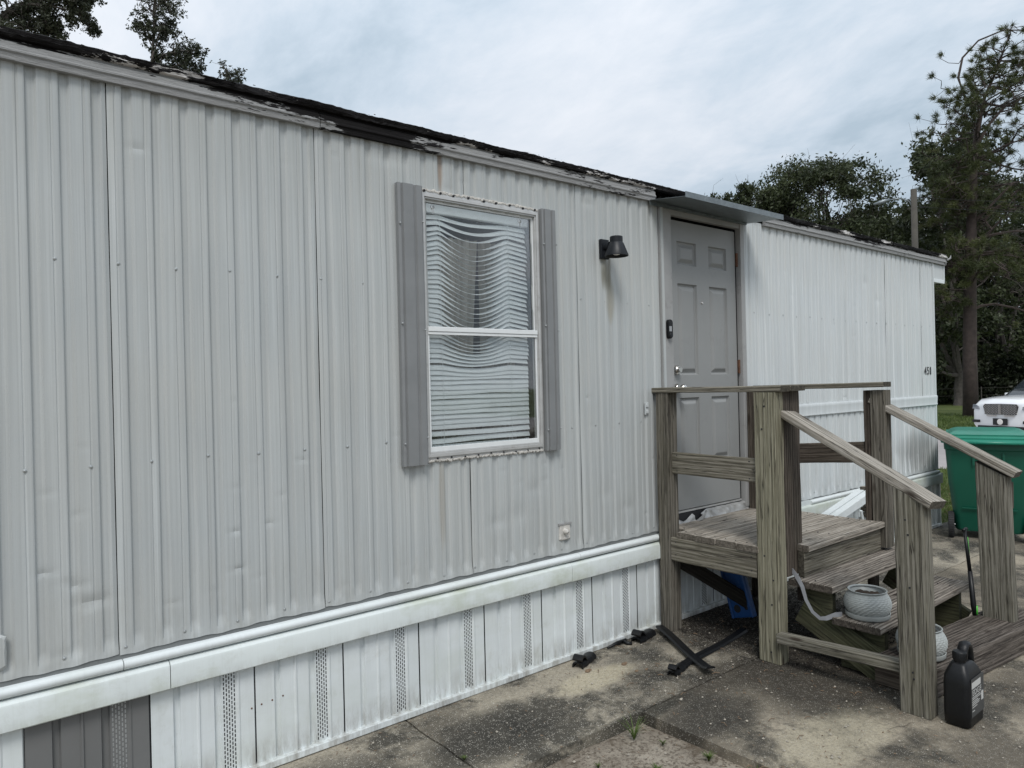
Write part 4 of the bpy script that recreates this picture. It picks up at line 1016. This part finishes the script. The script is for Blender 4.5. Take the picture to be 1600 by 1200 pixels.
for y in (-.315, .315):
    mb = MB(); mb.lathe([(.045, -.022), (.10, -.022), (.118, -.026), (.126, -.018), (.126, .018), (.118, .026), (.10, .022), (.045, .022)], 36, (.02, y, .125), 'y'); o = mb.build('wheel', RUB, bn, auto=40)
    tr = MB()
    for k in range(36):
        a = 2*math.pi*k/36; tr.box(.02+.124*math.cos(a)-.004, .02+.124*math.cos(a)+.004, y-.02, y+.02, .125+.124*math.sin(a)-.004, .125+.124*math.sin(a)+.004)
    tr.build('tyre_tread', RUB, o)
    MB().lathe([(.001, -.012), (.044, -.014), (.046, .014), (.001, .012)], 20, (.02, y, .125), 'y').build('hub', BPLAST, o, auto=40)

# ------------------------------------------------------------------ car
cx_, cy_ = 24.9, 4.35
car = empty('parked_car', (cx_, cy_, gz(cx_)), 'white suv with a wide mesh grille parked facing the mobile home', 'car', rz=math.atan2(.334, -.943))
CARP = mat('car_paint_white', (.78, .79, .80), .18, 0, .6)[0]; CARP.node_tree.nodes['Principled BSDF'].inputs['Coat Weight'].default_value = .6
CGL = mat('car_glass', (.02, .025, .03), .06, 0, .8)[0]; CBLK = mat('car_black_trim', (.012, .012, .013), .35)[0]; HL = mat('headlamp', (.35, .37, .4), .12, .4)[0]
def csec(x, w_, z0, z1, sh, top=None):
    # rounded section across y at x: half width w_, bottom z0, shoulder z sh, top z1
    return [(x, -w_*.90, z0), (x, -w_, z0+.12), (x, -w_, sh), (x, -w_*.95, sh+(z1-sh)*.55), (x, -w_*.80, z1-.02), (x, -w_*.4, z1), (x, 0, z1+.012), (x, w_*.4, z1), (x, w_*.80, z1-.02), (x, w_*.95, sh+(z1-sh)*.55), (x, w_, sh), (x, w_, z0+.12), (x, w_*.90, z0)]
mb = MB(); mb.loft([csec(0.0, .80, .26, 1.0, .70), csec(-.06, .90, .24, 1.08, .76), csec(-.25, .965, .22, 1.15, .88), csec(-.7, .98, .22, 1.20, .95), csec(-1.35, .99, .24, 1.23, 1.0), csec(-2.2, 1.01, .24, 1.17, 1.0), csec(-3.6, 1.01, .24, 1.19, 1.02), csec(-4.6, .98, .30, 1.15, 1.0), csec(-5.0, .90, .40, 1.0, .9)])
mb.build('body', CARP, car, auto=35)
mb = MB(); mb.loft([[(x, -w_, z), (x, -w_*.86, z2), (x, w_*.86, z2), (x, w_, z)] for x, w_, z, z2 in ((-1.30, .86, 1.165, 1.18), (-2.1, .88, 1.16, 1.70), (-2.6, .88, 1.16, 1.76), (-4.0, .88, 1.16, 1.74), (-4.8, .84, 1.14, 1.35))]); mb.build('cabin', CGL, car, auto=30)
MB().box(-4.1, -2.25, -.72, .72, 1.765, 1.785).build('roof', CARP, car)
mb = MB(); gp = [(-.48, .68), (-.54, .92), (-.49, .99), (.49, .99), (.54, .92), (.48, .68)]
mb.loft([[(.012+.0, y, z) for y, z in gp], [(.035, y*.98, z) for y, z in gp]]); g = mb.build('grille', CBLK, car)
mb = MB()
for i in range(24):
    for j in range(6):
        y = -.48+.96*i/23; z = .70+.052*j+(.026 if i % 2 else 0)
        if z < .98 and abs(y) < .52: mb.lathe([(.0005, .045), (.014, .041), (.016, .035)], 5, (0, y, z), 'x')
tag(mb.build('grille_mesh', CHROME, g), kind='stuff')
mb = MB(); rect = ((-.035, -.022), (.022, .035)); mb.box(.046, .056, -.035, -.022, .70, .97); mb.box(.046, .056, .022, .035, .70, .97); mb.box(.046, .056, -.022, .022, .70, .715); mb.box(.046, .056, -.022, .022, .955, .97); mb.box(.046, .056, -.006, .006, .715, .955); mb.build('emblem', CHROME, g)
for s in (-1, 1):
    mb = MB(); mb.add([(.0, s*.66, .82), (-.05, s*.89, .84), (-.17, s*.955, .97), (-.05, s*.82, .97), (.01, s*.68, .92), (.035, s*.66, .82), (.0, s*.905, .84), (-.12, s*.97, .97), (.0, s*.83, .97), (.04, s*.68, .92)], [(0, 1, 2, 3, 4), (5, 6, 7, 8, 9), (0, 5, 6, 1), (1, 6, 7, 2), (2, 7, 8, 3), (3, 8, 9, 4), (4, 9, 5, 0)]); mb.build('headlight', HL, car)
    MB().add([(.03, s*.12, .625), (.03, s*.42, .625), (.03, s*.42, .665), (.03, s*.12, .665), (.045, s*.12, .63), (.045, s*.42, .63), (.045, s*.42, .66), (.045, s*.12, .66)], [(4, 5, 6, 7), (0, 1, 5, 4), (1, 2, 6, 5), (2, 3, 7, 6), (3, 0, 4, 7)]).build('chrome_bar', CHROME, car)
    mb = MB(); mb.box(-.06, .02, s*.66 if s > 0 else -.90, .90 if s > 0 else -.66, .42, .50); mb.build('bumper_vent', CBLK, car)
    MB().box(-2.0, -1.85, s*1.0 if s > 0 else -1.22, 1.22 if s > 0 else -1.0, 1.10, 1.28).build('mirror', CARP, car, bevel=.03)
    for x in (-.95, -4.0):
        mb = MB(); mb.lathe([(.20, -.12), (.36, -.12), (.38, -.055), (.38, .10), (.36, .12), (.2, .12)], 28, (x, s*.90, .38), 'y'); o = mb.build('wheel', RUB, car, auto=40); MB().lathe([(.001, s*.10), (.2, s*.105), (.24, s*.122)], 20, (x, s*.90, .38), 'y').build('rim', CHROME, o)
MB().box(.03, .05, -.22, .22, .36, .56).build('number_plate', CBLK, car)
MB().lathe([(.0005, .055), (.07, .054), (.09, .050)], 20, (0, 0, .46), 'x').build('plate_emblem', LAMPI, car)
MB().box(-.1, .03, -.72, .72, .24, .33).build('lower_grille', CBLK, car)

# ------------------------------------------------------------------ foliage
def mesh_np(name, V, F4, m, parent=None, kind=None):
    me = bpy.data.meshes.new(name); nv, nf = len(V), len(F4); k = F4.shape[1]
    me.vertices.add(nv); me.vertices.foreach_set('co', V.astype(np.float32).ravel())
    me.loops.add(nf*k); me.loops.foreach_set('vertex_index', F4.astype(np.int32).ravel())
    me.polygons.add(nf); me.polygons.foreach_set('loop_start', np.arange(0, nf*k, k, dtype=np.int32)); me.polygons.foreach_set('loop_total', np.full(nf, k, dtype=np.int32))
    me.update(calc_edges=True); me.materials.append(m); o = bpy.data.objects.new(name, me); C.objects.link(o)
    if parent: o.parent = parent
    return tag(o, kind=kind)
def leaves(P, size, g, aspect=.5, up=0.0):
    n = len(P); a = g.normal(size=(n, 3)); a /= np.linalg.norm(a, axis=1)[:, None]; b = g.normal(size=(n, 3)); b[:, 2] += up
    b -= a*(a*b).sum(1)[:, None]; b /= np.linalg.norm(b, axis=1)[:, None]
    s = size*g.uniform(.6, 1.3, n)[:, None]; a = a*s; b = b*s*aspect
    V = np.empty((n, 4, 3)); V[:, 0] = P-a; V[:, 1] = P+b*.9-a*.15; V[:, 2] = P+a; V[:, 3] = P-b*.9+a*.15
    return V.reshape(-1, 3), np.arange(n*4).reshape(-1, 4)
def bend(p, q, g, k=.12, n=6, droop=0):
    p, q = np.array(p, float), np.array(q, float); L = np.linalg.norm(q-p); out = []; o1 = g.normal(size=3)*L*k; o2 = g.normal(size=3)*L*k*.5
    for i in range(n+1):
        t = i/n; out.append(tuple(p*(1-t)+q*t+o1*math.sin(math.pi*t)+o2*math.sin(2*math.pi*t)+np.array([0, 0, L*droop*math.sin(math.pi*t)])))
    return out
def oak(loc, h, rad, seed, label, lmat=LEAF, clumps=60, per=260, lsize=.12, zlow=.35, cr=.85, trunk_r=.25, group=None, twigs=3, squash=1.0, cat='tree', name='oak_tree', lean=(0, 0), shape=None):
    g = np.random.default_rng(seed); t = empty(name, loc, label, cat, group)
    mb = MB(); fork = h*max(zlow*.75, .12); mb.tube(bend((0, 0, -.1), (lean[0]*.4, lean[1]*.4, fork), g, .03, 5), [trunk_r*1.25]+[trunk_r]*3+[trunk_r*.8, trunk_r*.7], 10)
    tips = []
    for k in range(clumps):
        u = g.uniform(0, 1)**.75; zc = h*(zlow+(1-zlow)*u)-cr*.5*(u > .8)
        rr_ = rad*math.sqrt(max(.05, 1-((u-.38)/.66)**2)) if shape is None else rad*shape(u)
        ang = g.uniform(0, 2*math.pi); q = rr_*(g.uniform(.15, 1)**.55); tips.append((lean[0]*u+q*math.cos(ang), lean[1]*u+q*math.sin(ang), zc))
    limbs = []
    for k in range(7):
        e = tips[int(g.integers(len(tips)))]; e2 = tuple(np.array(e)*np.array([.6, .6, .8])); pts = bend((lean[0]*.4, lean[1]*.4, fork*.95), e2, g, .10, 7); limbs.append(pts)
        mb.tube(pts, [trunk_r*.5*(1-.75*i/7) for i in range(8)], 6)
    allp = [p for l in limbs for p in l[2:]]; AP = np.array(allp)
    for e in tips:
        i = int(np.argmin(((AP-np.array(e))**2).sum(1)+g.uniform(0, rad*rad*.15, len(AP)))); mb.tube(bend(AP[i], e, g, .14, 5), [trunk_r*.15, trunk_r*.12, trunk_r*.09, trunk_r*.07, trunk_r*.05, trunk_r*.03], 4, False)
        for _ in range(twigs):
            dd = g.normal(size=3)*cr*.75; mb.tube(bend(e, np.array(e)+dd, g, .12, 3), [trunk_r*.05, trunk_r*.035, trunk_r*.025, trunk_r*.012], 3, False)
    mb.build('trunk', BARK, t)
    Ps = []
    for e in tips:
        c = cr*g.uniform(.55, 1.15); sub = g.normal(size=(9, 3)); sub /= np.linalg.norm(sub, axis=1)[:, None]; sub *= c*g.uniform(.3, 1, 9)[:, None]
        cnt = int(per*g.uniform(.5, 1.3)); idx = g.integers(0, 9, cnt); p = np.array(e)+sub[idx]+g.normal(size=(cnt, 3))*c*.26*np.array([1, 1, .7*squash]); Ps.append(p)
    P = np.concatenate(Ps); V, F = leaves(P, lsize, g); mesh_np('crown', V, F, lmat, t, 'stuff'); return t
# trees seen over the roof
oak((33.0, 14.0, gz(34)), 12.5, 3.5, 11, 'rounded dark oak directly left of the utility pole, tallest over the roof', clumps=95, per=420, lsize=.085, zlow=.45, group='oaks beyond the mobile home roof')
oak((30.9, 15.8, gz(32)), 11.4, 2.4, 12, 'smaller round oak crown between the tallest oak and the door canopy', clumps=60, per=400, lsize=.085, zlow=.5, group='oaks beyond the mobile home roof', cr=.7)
oak((29.4, 17.0, gz(32)), 10.9, 1.4, 13, 'lowest little oak crown just above the end of the door canopy', clumps=34, per=380, lsize=.085, zlow=.55, group='oaks beyond the mobile home roof', cr=.6)
oak((37.0, 13.2, gz(34)), 10.9, 3.0, 14, 'open spreading oak right behind the utility pole', clumps=48, per=260, lsize=.11, zlow=.4, group='oaks beyond the mobile home roof')
# dark wood to the right
for i, (px, d, h, r, lm, lab) in enumerate(((1500, 44, 16.6, 4.0, LEAF, 'tall dark oak rising behind the left side of the pine'), (1590, 47, 15.0, 6.0, LEAF, 'broad oak filling the wood at the right edge of the photo'),
        (1475, 52, 12.5, 4.5, LEAFD, 'black green oak just past the corner of the mobile home'), (1545, 56, 13, 6.5, LEAFD, 'deep shaded oak at the back of the wood behind the pine trunk'), (1440, 60, 11.5, 5, LEAFD, 'far oak mostly hidden behind the utility pole'), (1640, 58, 14, 7, LEAFD, 'rearmost broad oak past the right edge of the wood'))):
    u = (px-800)/1115; p = np.array([0, -3.04])+d*(np.array([.6307, .776])+u*np.array([.776, -.6307]))
    oak((p[0], p[1], gz(50)), h, r, 30+i, lab, lm, clumps=110 if r > 4.2 else 80, per=300, lsize=.15, zlow=.10, cr=1.2, trunk_r=.35, group='trees of the wood beyond the road')
for i, (px, d, h, r) in enumerate(((1470, 47, 3.2, 2.6), (1500, 50, 4.0, 3), (1540, 46, 3.0, 2.6), (1575, 48, 4.0, 3), (1610, 46, 3.2, 3), (1520, 60, 6, 6), (1600, 62, 6, 6))):
    u = (px-800)/1115; p = np.array([0, -3.04])+d*(np.array([.6307, .776])+u*np.array([.776, -.6307]))
    oak((p[0], p[1], gz(50)), h, r, 60+i, ['low dark bush at the left end of the undergrowth', 'low bush left of the pine trunk', 'dark bush behind the base of the pine', 'tall dark bush behind the white car', 'dark bush at the right edge behind the car', 'thicket filling the gap deep behind the pine', 'thicket filling the gap deep behind the car'][i],
        LEAFD if i % 3 else LEAFM, clumps=34, per=300, lsize=.13, zlow=.05, cr=.9, trunk_r=.08, group='undergrowth at the foot of the wood', cat='bush', name='bush')
# live oaks behind the home, top left
def blob_tree(loc, centres, seed, label, per, lsize, trunk_r, group):
    g = np.random.default_rng(seed); t = empty('oak_tree', loc, label, 'tree', group); mb = MB(); L = np.array(loc)
    cs = [np.array(c[:3])-L for c in centres]; top = cs[0]; tr = bend((0, 0, -.1), tuple(top*np.array([1, 1, 1.0])), g, .015, 12); mb.tube(tr, [trunk_r*(1-.85*i/12) for i in range(13)], 8); A = np.array(tr)
    Ps = []
    for c, src in zip(cs, centres):
        r = src[3]; j = int(np.argmin(((A-c)**2).sum(1)+(A[:, 2]-c[2] > -r*.4)*4)); mb.tube(bend(A[j], c, g, .08, 6), [trunk_r*.22*(1-.12*i) for i in range(7)], 5)
        for _ in range(14):
            e = c+g.normal(size=3)*r*.62; pts = bend(c+g.normal(size=3)*r*.1, e, g, .12, 4); mb.tube(pts, [.012, .009, .007, .005, .003], 3, False)
            for _ in range(4):
                e2 = e+g.normal(size=3)*r*.22; mb.tube(bend(e, e2, g, .1, 2), [.004, .003, .0015], 3, False)
                n = int(per/56); Ps.append(e2+g.normal(size=(n, 3))*r*.12)
    mb.build('trunk', BARK, t); P = np.concatenate(Ps); V, F = leaves(P, lsize, g); mesh_np('crown', V, F, LEAFN, t, 'stuff')
gr = 'live oaks behind the mobile home'
blob_tree((.6, 14.6, -.05), [(.9, 14.3, 10.6, 1.0), (1.2, 13.9, 9.5, .7), (1.75, 13.6, 9.35, .6), (2.15, 13.3, 9.25, .42), (2.4, 13.05, 9.1, .28), (.9, 14.0, 8.9, .45), (1.5, 13.7, 10.1, .7), (2.0, 13.3, 9.75, .45), (2.3, 13.1, 9.6, .35), (1.55, 13.6, 8.8, .40), (1.95, 13.4, 8.75, .25)], 3, 'leafy oak branches reaching in at the top left corner over the roof', 2100, .034, .22, gr)
blob_tree((3.52, 12.05, -.05), [(3.56, 12.05, 9.6, .30), (3.42, 12.2, 9.15, .30), (3.70, 11.95, 9.3, .34), (3.36, 12.2, 8.75, .20), (3.62, 12.0, 8.75, .22), (3.80, 11.9, 8.28, .30), (3.55, 12.1, 8.22, .20), (3.95, 11.8, 8.0, .26), (4.05, 11.7, 8.25, .22), (3.85, 11.9, 7.7, .28), (4.1, 11.7, 7.65, .22)], 4, 'slender open topped oak standing up behind the roof', 950, .032, .10, gr)
blob_tree((4.62, 11.25, -.05), [(4.63, 11.25, 7.85, .18), (4.78, 11.15, 7.75, .14), (4.55, 11.3, 7.55, .2)], 5, 'small twiggy oak tip just showing above the roof', 300, .03, .05, gr)

# pine with contorted branches
def pine(loc, seed, label):
    g = np.random.default_rng(seed); t = empty('pine_tree', loc, label, 'tree'); Rv = np.array([.776, -.6307, 0])
    ctrl = [(0, -.1), (.02, 3), (.10, 6), (.22, 9), (.40, 12), (.62, 14), (1.05, 15.8), (1.8, 17.4), (2.3, 18.8)]
    tr = [tuple(Rv*a+np.array([0, 0, z])) for a, z in ctrl]; mb = MB(); mb.tube(tr, [.36, .31, .28, .24, .18, .13, .08, .05, .02], 12); mb.build('trunk', BARKP, t, smooth=True)
    T = np.array(tr); br = MB(); tuft = []
    def at(z):
        for a, b in zip(ctrl[:-1], ctrl[1:]):
            if a[1] <= z <= b[1]: f = (z-a[1])/(b[1]-a[1]); return Rv*(a[0]+(b[0]-a[0])*f)+np.array([0, 0, z])
        return T[-1]
    for k in range(92):
        z = 5.2+12.9*(k/92)**.9; p = at(z); ang = g.uniform(0, 2*math.pi); L = (3.9 if z < 14.6 else 3.4*(19.2-z)/4.4+.5)*g.uniform(.45, 1.05)
        L *= 1+.45*(math.cos(ang)*.776-math.sin(ang)*.6307)*(z < 17); q = p+np.array([math.cos(ang)*L, math.sin(ang)*L, L*g.uniform(-.15, .5)]); pts = bend(p, q, g, .15, 8, g.uniform(-.12, .1)); r0 = .034+.008*L
        br.tube(pts, [r0*(1-.11*i) for i in range(9)], 5)
        A = np.array(pts); nsub = 9 if z < 13.5 else 7
        for s in range(nsub):
            i = int(g.integers(3, 9)); e = A[i]+g.normal(size=3)*np.array([.55, .55, .35])*(.5+.18*L)+np.array([0, 0, .1]); sp = bend(A[i], e, g, .18, 4); br.tube(sp, [.028, .022, .018, .013, .010], 4, False); tuft.append((e, e-A[i]))
            if g.uniform() < .6 and z < 14: e2 = e+g.normal(size=3)*.35; tuft.append((e2, e2-e)); br.tube([e, e2], [.012, .008], 3, False)
        tuft.append((A[-1], A[-1]-A[-2]))
    br.build('branch', BARKP, t)
    Vs = []; 
    for c, d in tuft:
        dens = 80 if c[2] < 14 else 95
        if g.uniform() < .12: continue
        n = int(dens*g.uniform(.5, 1.2)); d = d/(np.linalg.norm(d)+1e-6); v = g.normal(size=(n, 3))+d*1.0+np.array([0, 0, .25]); v /= np.linalg.norm(v, axis=1)[:, None]
        L = g.uniform(.20, .36, n)[:, None]; s = np.cross(v, g.normal(size=(n, 3))); s /= np.linalg.norm(s, axis=1)[:, None]; s *= .011
        b0 = c+g.normal(size=(n, 3))*.05; Vs.append(np.stack([b0-s, b0+s, b0+v*L], 1))
    V = np.concatenate(Vs).reshape(-1, 3); mesh_np('needle', V, np.arange(len(V)).reshape(-1, 3), PINEN, t, 'stuff'); t.scale = (.9, .9, .9)
pine((35.9, 8.77, gz(36)), 5, 'tall pine with a straight bare trunk and contorted top beside the white car')

# utility pole with street light and wires
up = empty('utility_pole', (27.9, 7.81, -.15), 'grey wooden utility pole with a street light arm above the roof end', 'utility pole')
mb = MB(); mb.tube([(0, 0, -.6), (0, 0, 11.12)], [.16, .135], 14); mb.build('pole', POLEM, up, smooth=True)
mb = MB(); mb.tube([(0, 0, 10.1), (-.15, .15, 10.55), (-.45, .42, 10.72), (-.85, .80, 10.65)], .035, 8); mb.build('light_arm', GALV, up, smooth=True)
mb = MB(); mb.tube([(-.80, .75, 10.66), (-1.0, .95, 10.60), (-1.35, 1.28, 10.48)], [.06, .12, .05], 8); mb.build('lamp_head', GALV, up, smooth=True)
mb = MB(); mb.tube([(.16, -.1, 10.72), (.30, -.2, 10.72)], .04, 6); mb.build('insulator', GALV, up); up.scale = (.765, .765, .765)
for k, (z, lab) in enumerate(((8.05, 'upper utility wire running right from the pole'), (7.70, 'lower utility wire running right from the pole'))):
    mb = MB(); mb.tube([Vector((28.02, 7.70, z))+Vector((.776, -.63, 0))*(i*1.4)+Vector((0, 0, -.5*math.sin(math.pi*i/14))) for i in range(15)], .012, 4); tag(mb.build('overhead_wire', CBLK), lab, 'wire', 'utility wires')
fn = empty('wire_fence', (36.0, 12.0, gz(36)), 'thin wire fence crossing the grass behind the end of the mobile home', 'fence')
for z in (1.25, .9):
    MB().tube([(-2.5, 2.0, z), (1.2, -1.0, z-.02), (7.0, -5.7, z)], .006, 4).build('wire', POLEM, fn)
for k in range(6):
    s = k*.22; MB().tube([(-2.5+9.5*k/5, 2.0-7.7*k/5, -.05), (-2.5+9.5*k/5, 2.0-7.7*k/5, 1.30)], .02, 6).build('fence_post', BARK, fn)

# grass, weeds, litter
g = np.random.default_rng(2)
def blades(n, xr, yr, hgt, zf, m, name, wd=.004, lab=None):
    P = np.stack([g.uniform(*xr, n), g.uniform(*yr, n), np.zeros(n)], 1); P[:, 2] = [zf(x, y) for x, y, _ in P]
    a = g.normal(size=(n, 3))*.45; a[:, 2] = 1; hh = hgt*g.uniform(.4, 1.2, n)[:, None]; s = g.normal(size=(n, 3)); s[:, 2] = 0; s /= np.linalg.norm(s, axis=1)[:, None]; s *= wd
    V = np.stack([P-s, P+s, P+a*hh], 1).reshape(-1, 3); o = mesh_np(name, V, np.arange(n*3).reshape(-1, 3), m); return tag(o, kind='stuff')
blades(26000, (8.4, 14.1), (.06, 3.6), .075, lambda x, y: gz(x)-.014, GRASSB, 'grass', .005)
blades(30000, (27.1, 38), (1, 12), .12, lambda x, y: gz(x)-.014, GRASSB, 'grass', .016)
def weed(loc, seed, n, h, label, name='weed'):
    g2 = np.random.default_rng(seed); t = empty(name, loc, label, 'weed'); Vs = []
    for k in range(n):
        a = g2.uniform(0, 6.28); L = h*g2.uniform(.5, 1.1); d = np.array([math.cos(a), math.sin(a), 0]); s = np.array([-d[1], d[0], 0])*.0035; out = g2.uniform(.25, .9)
        pts = [d*L*out*u**1.6+np.array([0, 0, L*(u-.35*u*u)]) for u in (0, .4, .75, 1)]
        for i in range(3): w0 = 1-.28*i; Vs.append([pts[i]-s*w0, pts[i]+s*w0, pts[i+1]+s*(w0-.28), pts[i+1]-s*(w0-.28)])
    V = np.array(Vs).reshape(-1, 3); mesh_np('blade', V, np.arange(len(V)).reshape(-1, 4), GRASSB, t, 'stuff')
weed((2.50, -.80, -.055), 1, 26, .13, 'thin grassy weed growing in the dirt at the inner slab corner')
weed((2.60, -1.14, -.055), 2, 60, .05, 'low leafy weed patch along the edge of the patio slab')
weed((2.36, -1.05, -.055), 3, 50, .045, 'small green weed tuft in the open sandy dirt')
weed((2.62, -1.36, -.06), 5, 90, .07, 'dense weed clump at the bottom edge of the photo by the slab')
for i, (x, y, h, n_) in enumerate(((2.45, -1.22, .035, 30), (2.20, -.86, .03, 24), (2.56, -.92, .03, 30), (2.30, -1.25, .045, 40))): weed((x, y, -.055), 20+i, n_, h, ['flat weed rosette by the bottom edge of the dirt patch', 'tiny weed beside the long path edge', 'small weed close to the slab corner in the dirt', 'green weed at the very bottom of the sandy dirt'][i])
weed((1.75, -.50, -.004), 4, 26, .025, 'tiny moss tuft growing in the path joint')
n = 2600; P = np.stack([g.uniform(1.2, 4.6, n), g.uniform(-2.2, -.03, n), np.full(n, .006)], 1); P[:, 2] = np.where((P[:, 0] < 2.67) & (P[:, 1] < -.73), -.052, .005)
near = g.uniform(size=n) < np.where(P[:, 1] > -.12, 1, .45); P = P[near]
V, F = leaves(P, .010, g, .35); V[:, 2] = np.repeat(P[:, 2], 4)+(V[:, 2]-np.repeat(P[:, 2], 4))*.35; tag(mesh_np('leaf_litter', V, F, LITTER), kind='stuff')
n = 6500; P = np.stack([g.uniform(3.68, 5.2, n), g.uniform(-1.15, -.03, n), np.full(n, .006)], 1); V, F = leaves(P, .014, g, .3); V[:, 2] = .006+(V[:, 2]-.006)*.5; tag(mesh_np('leaf_litter', V, F, worn('leaves_shade_black', (.022, .018, .014), .95, .6, 20, (.08, .06, .045), .4, .2)), kind='stuff')  # second litter layer coloured near-black to imitate shade under the landing
n = 2500; P = np.stack([g.uniform(8.4, 12, n), g.uniform(-.4, 1.2, n), np.zeros(n)], 1); P[:, 2] = [gz(x)+.01 for x in P[:, 0]]; V, F = leaves(P, .018, g, .4); V[:, 2] = np.repeat(P[:, 2], 4)+(V[:, 2]-np.repeat(P[:, 2], 4))*.5; tag(mesh_np('leaf_litter', V, F, LITTER), kind='stuff')
mb = MB(); r5 = random.Random(8)
for _ in range(420):
    x, y = r5.uniform(1.2, 4.6), r5.uniform(-2.1, -.05); z = -.051 if (x < 2.66 and y < -.73) else .003; s = r5.uniform(.0025, .006)
    mb.add([(x-s, y-s, z), (x+s, y-s*.8, z), (x+s*.8, y+s, z), (x-s, y+s, z), (x, y, z+s*1.1)], [(0, 1, 4), (1, 2, 4), (2, 3, 4), (3, 0, 4)])
tag(mb.build('pebble', worn('pebbles', (.33, .30, .25), .9, .4, 40)), kind='stuff')
mb = MB()
for _ in range(70):
    x, y = r5.uniform(2.6, 4.4), r5.uniform(-1.4, -.05); a = r5.uniform(0, 3); l = r5.uniform(.015, .05); mb.tube([(x, y, .004), (x+l*math.cos(a)*.5, y+l*math.sin(a)*.5, .009), (x+l*math.cos(a+.2), y+l*math.sin(a+.2), .004)], .0018, 4)
tag(mb.build('twig', LITTER), kind='stuff')
mb = MB()
for (x, y, s) in ((2.80, -.20, .016), (3.02, -.27, .016), (3.0, -.38, .010), (3.06, -.40, .009)): mb.lathe([(.0005, s*.8), (s*.7, s*.6), (s, .002)], 7, (x, y, 0)); mb.lathe([(.0005, s*.5), (s*.5, s*.4), (s*.7, .002)], 6, (x+s*1.4, y+s*.4, 0))
tag(mb.build('dirt_clod', LITTER), kind='stuff')
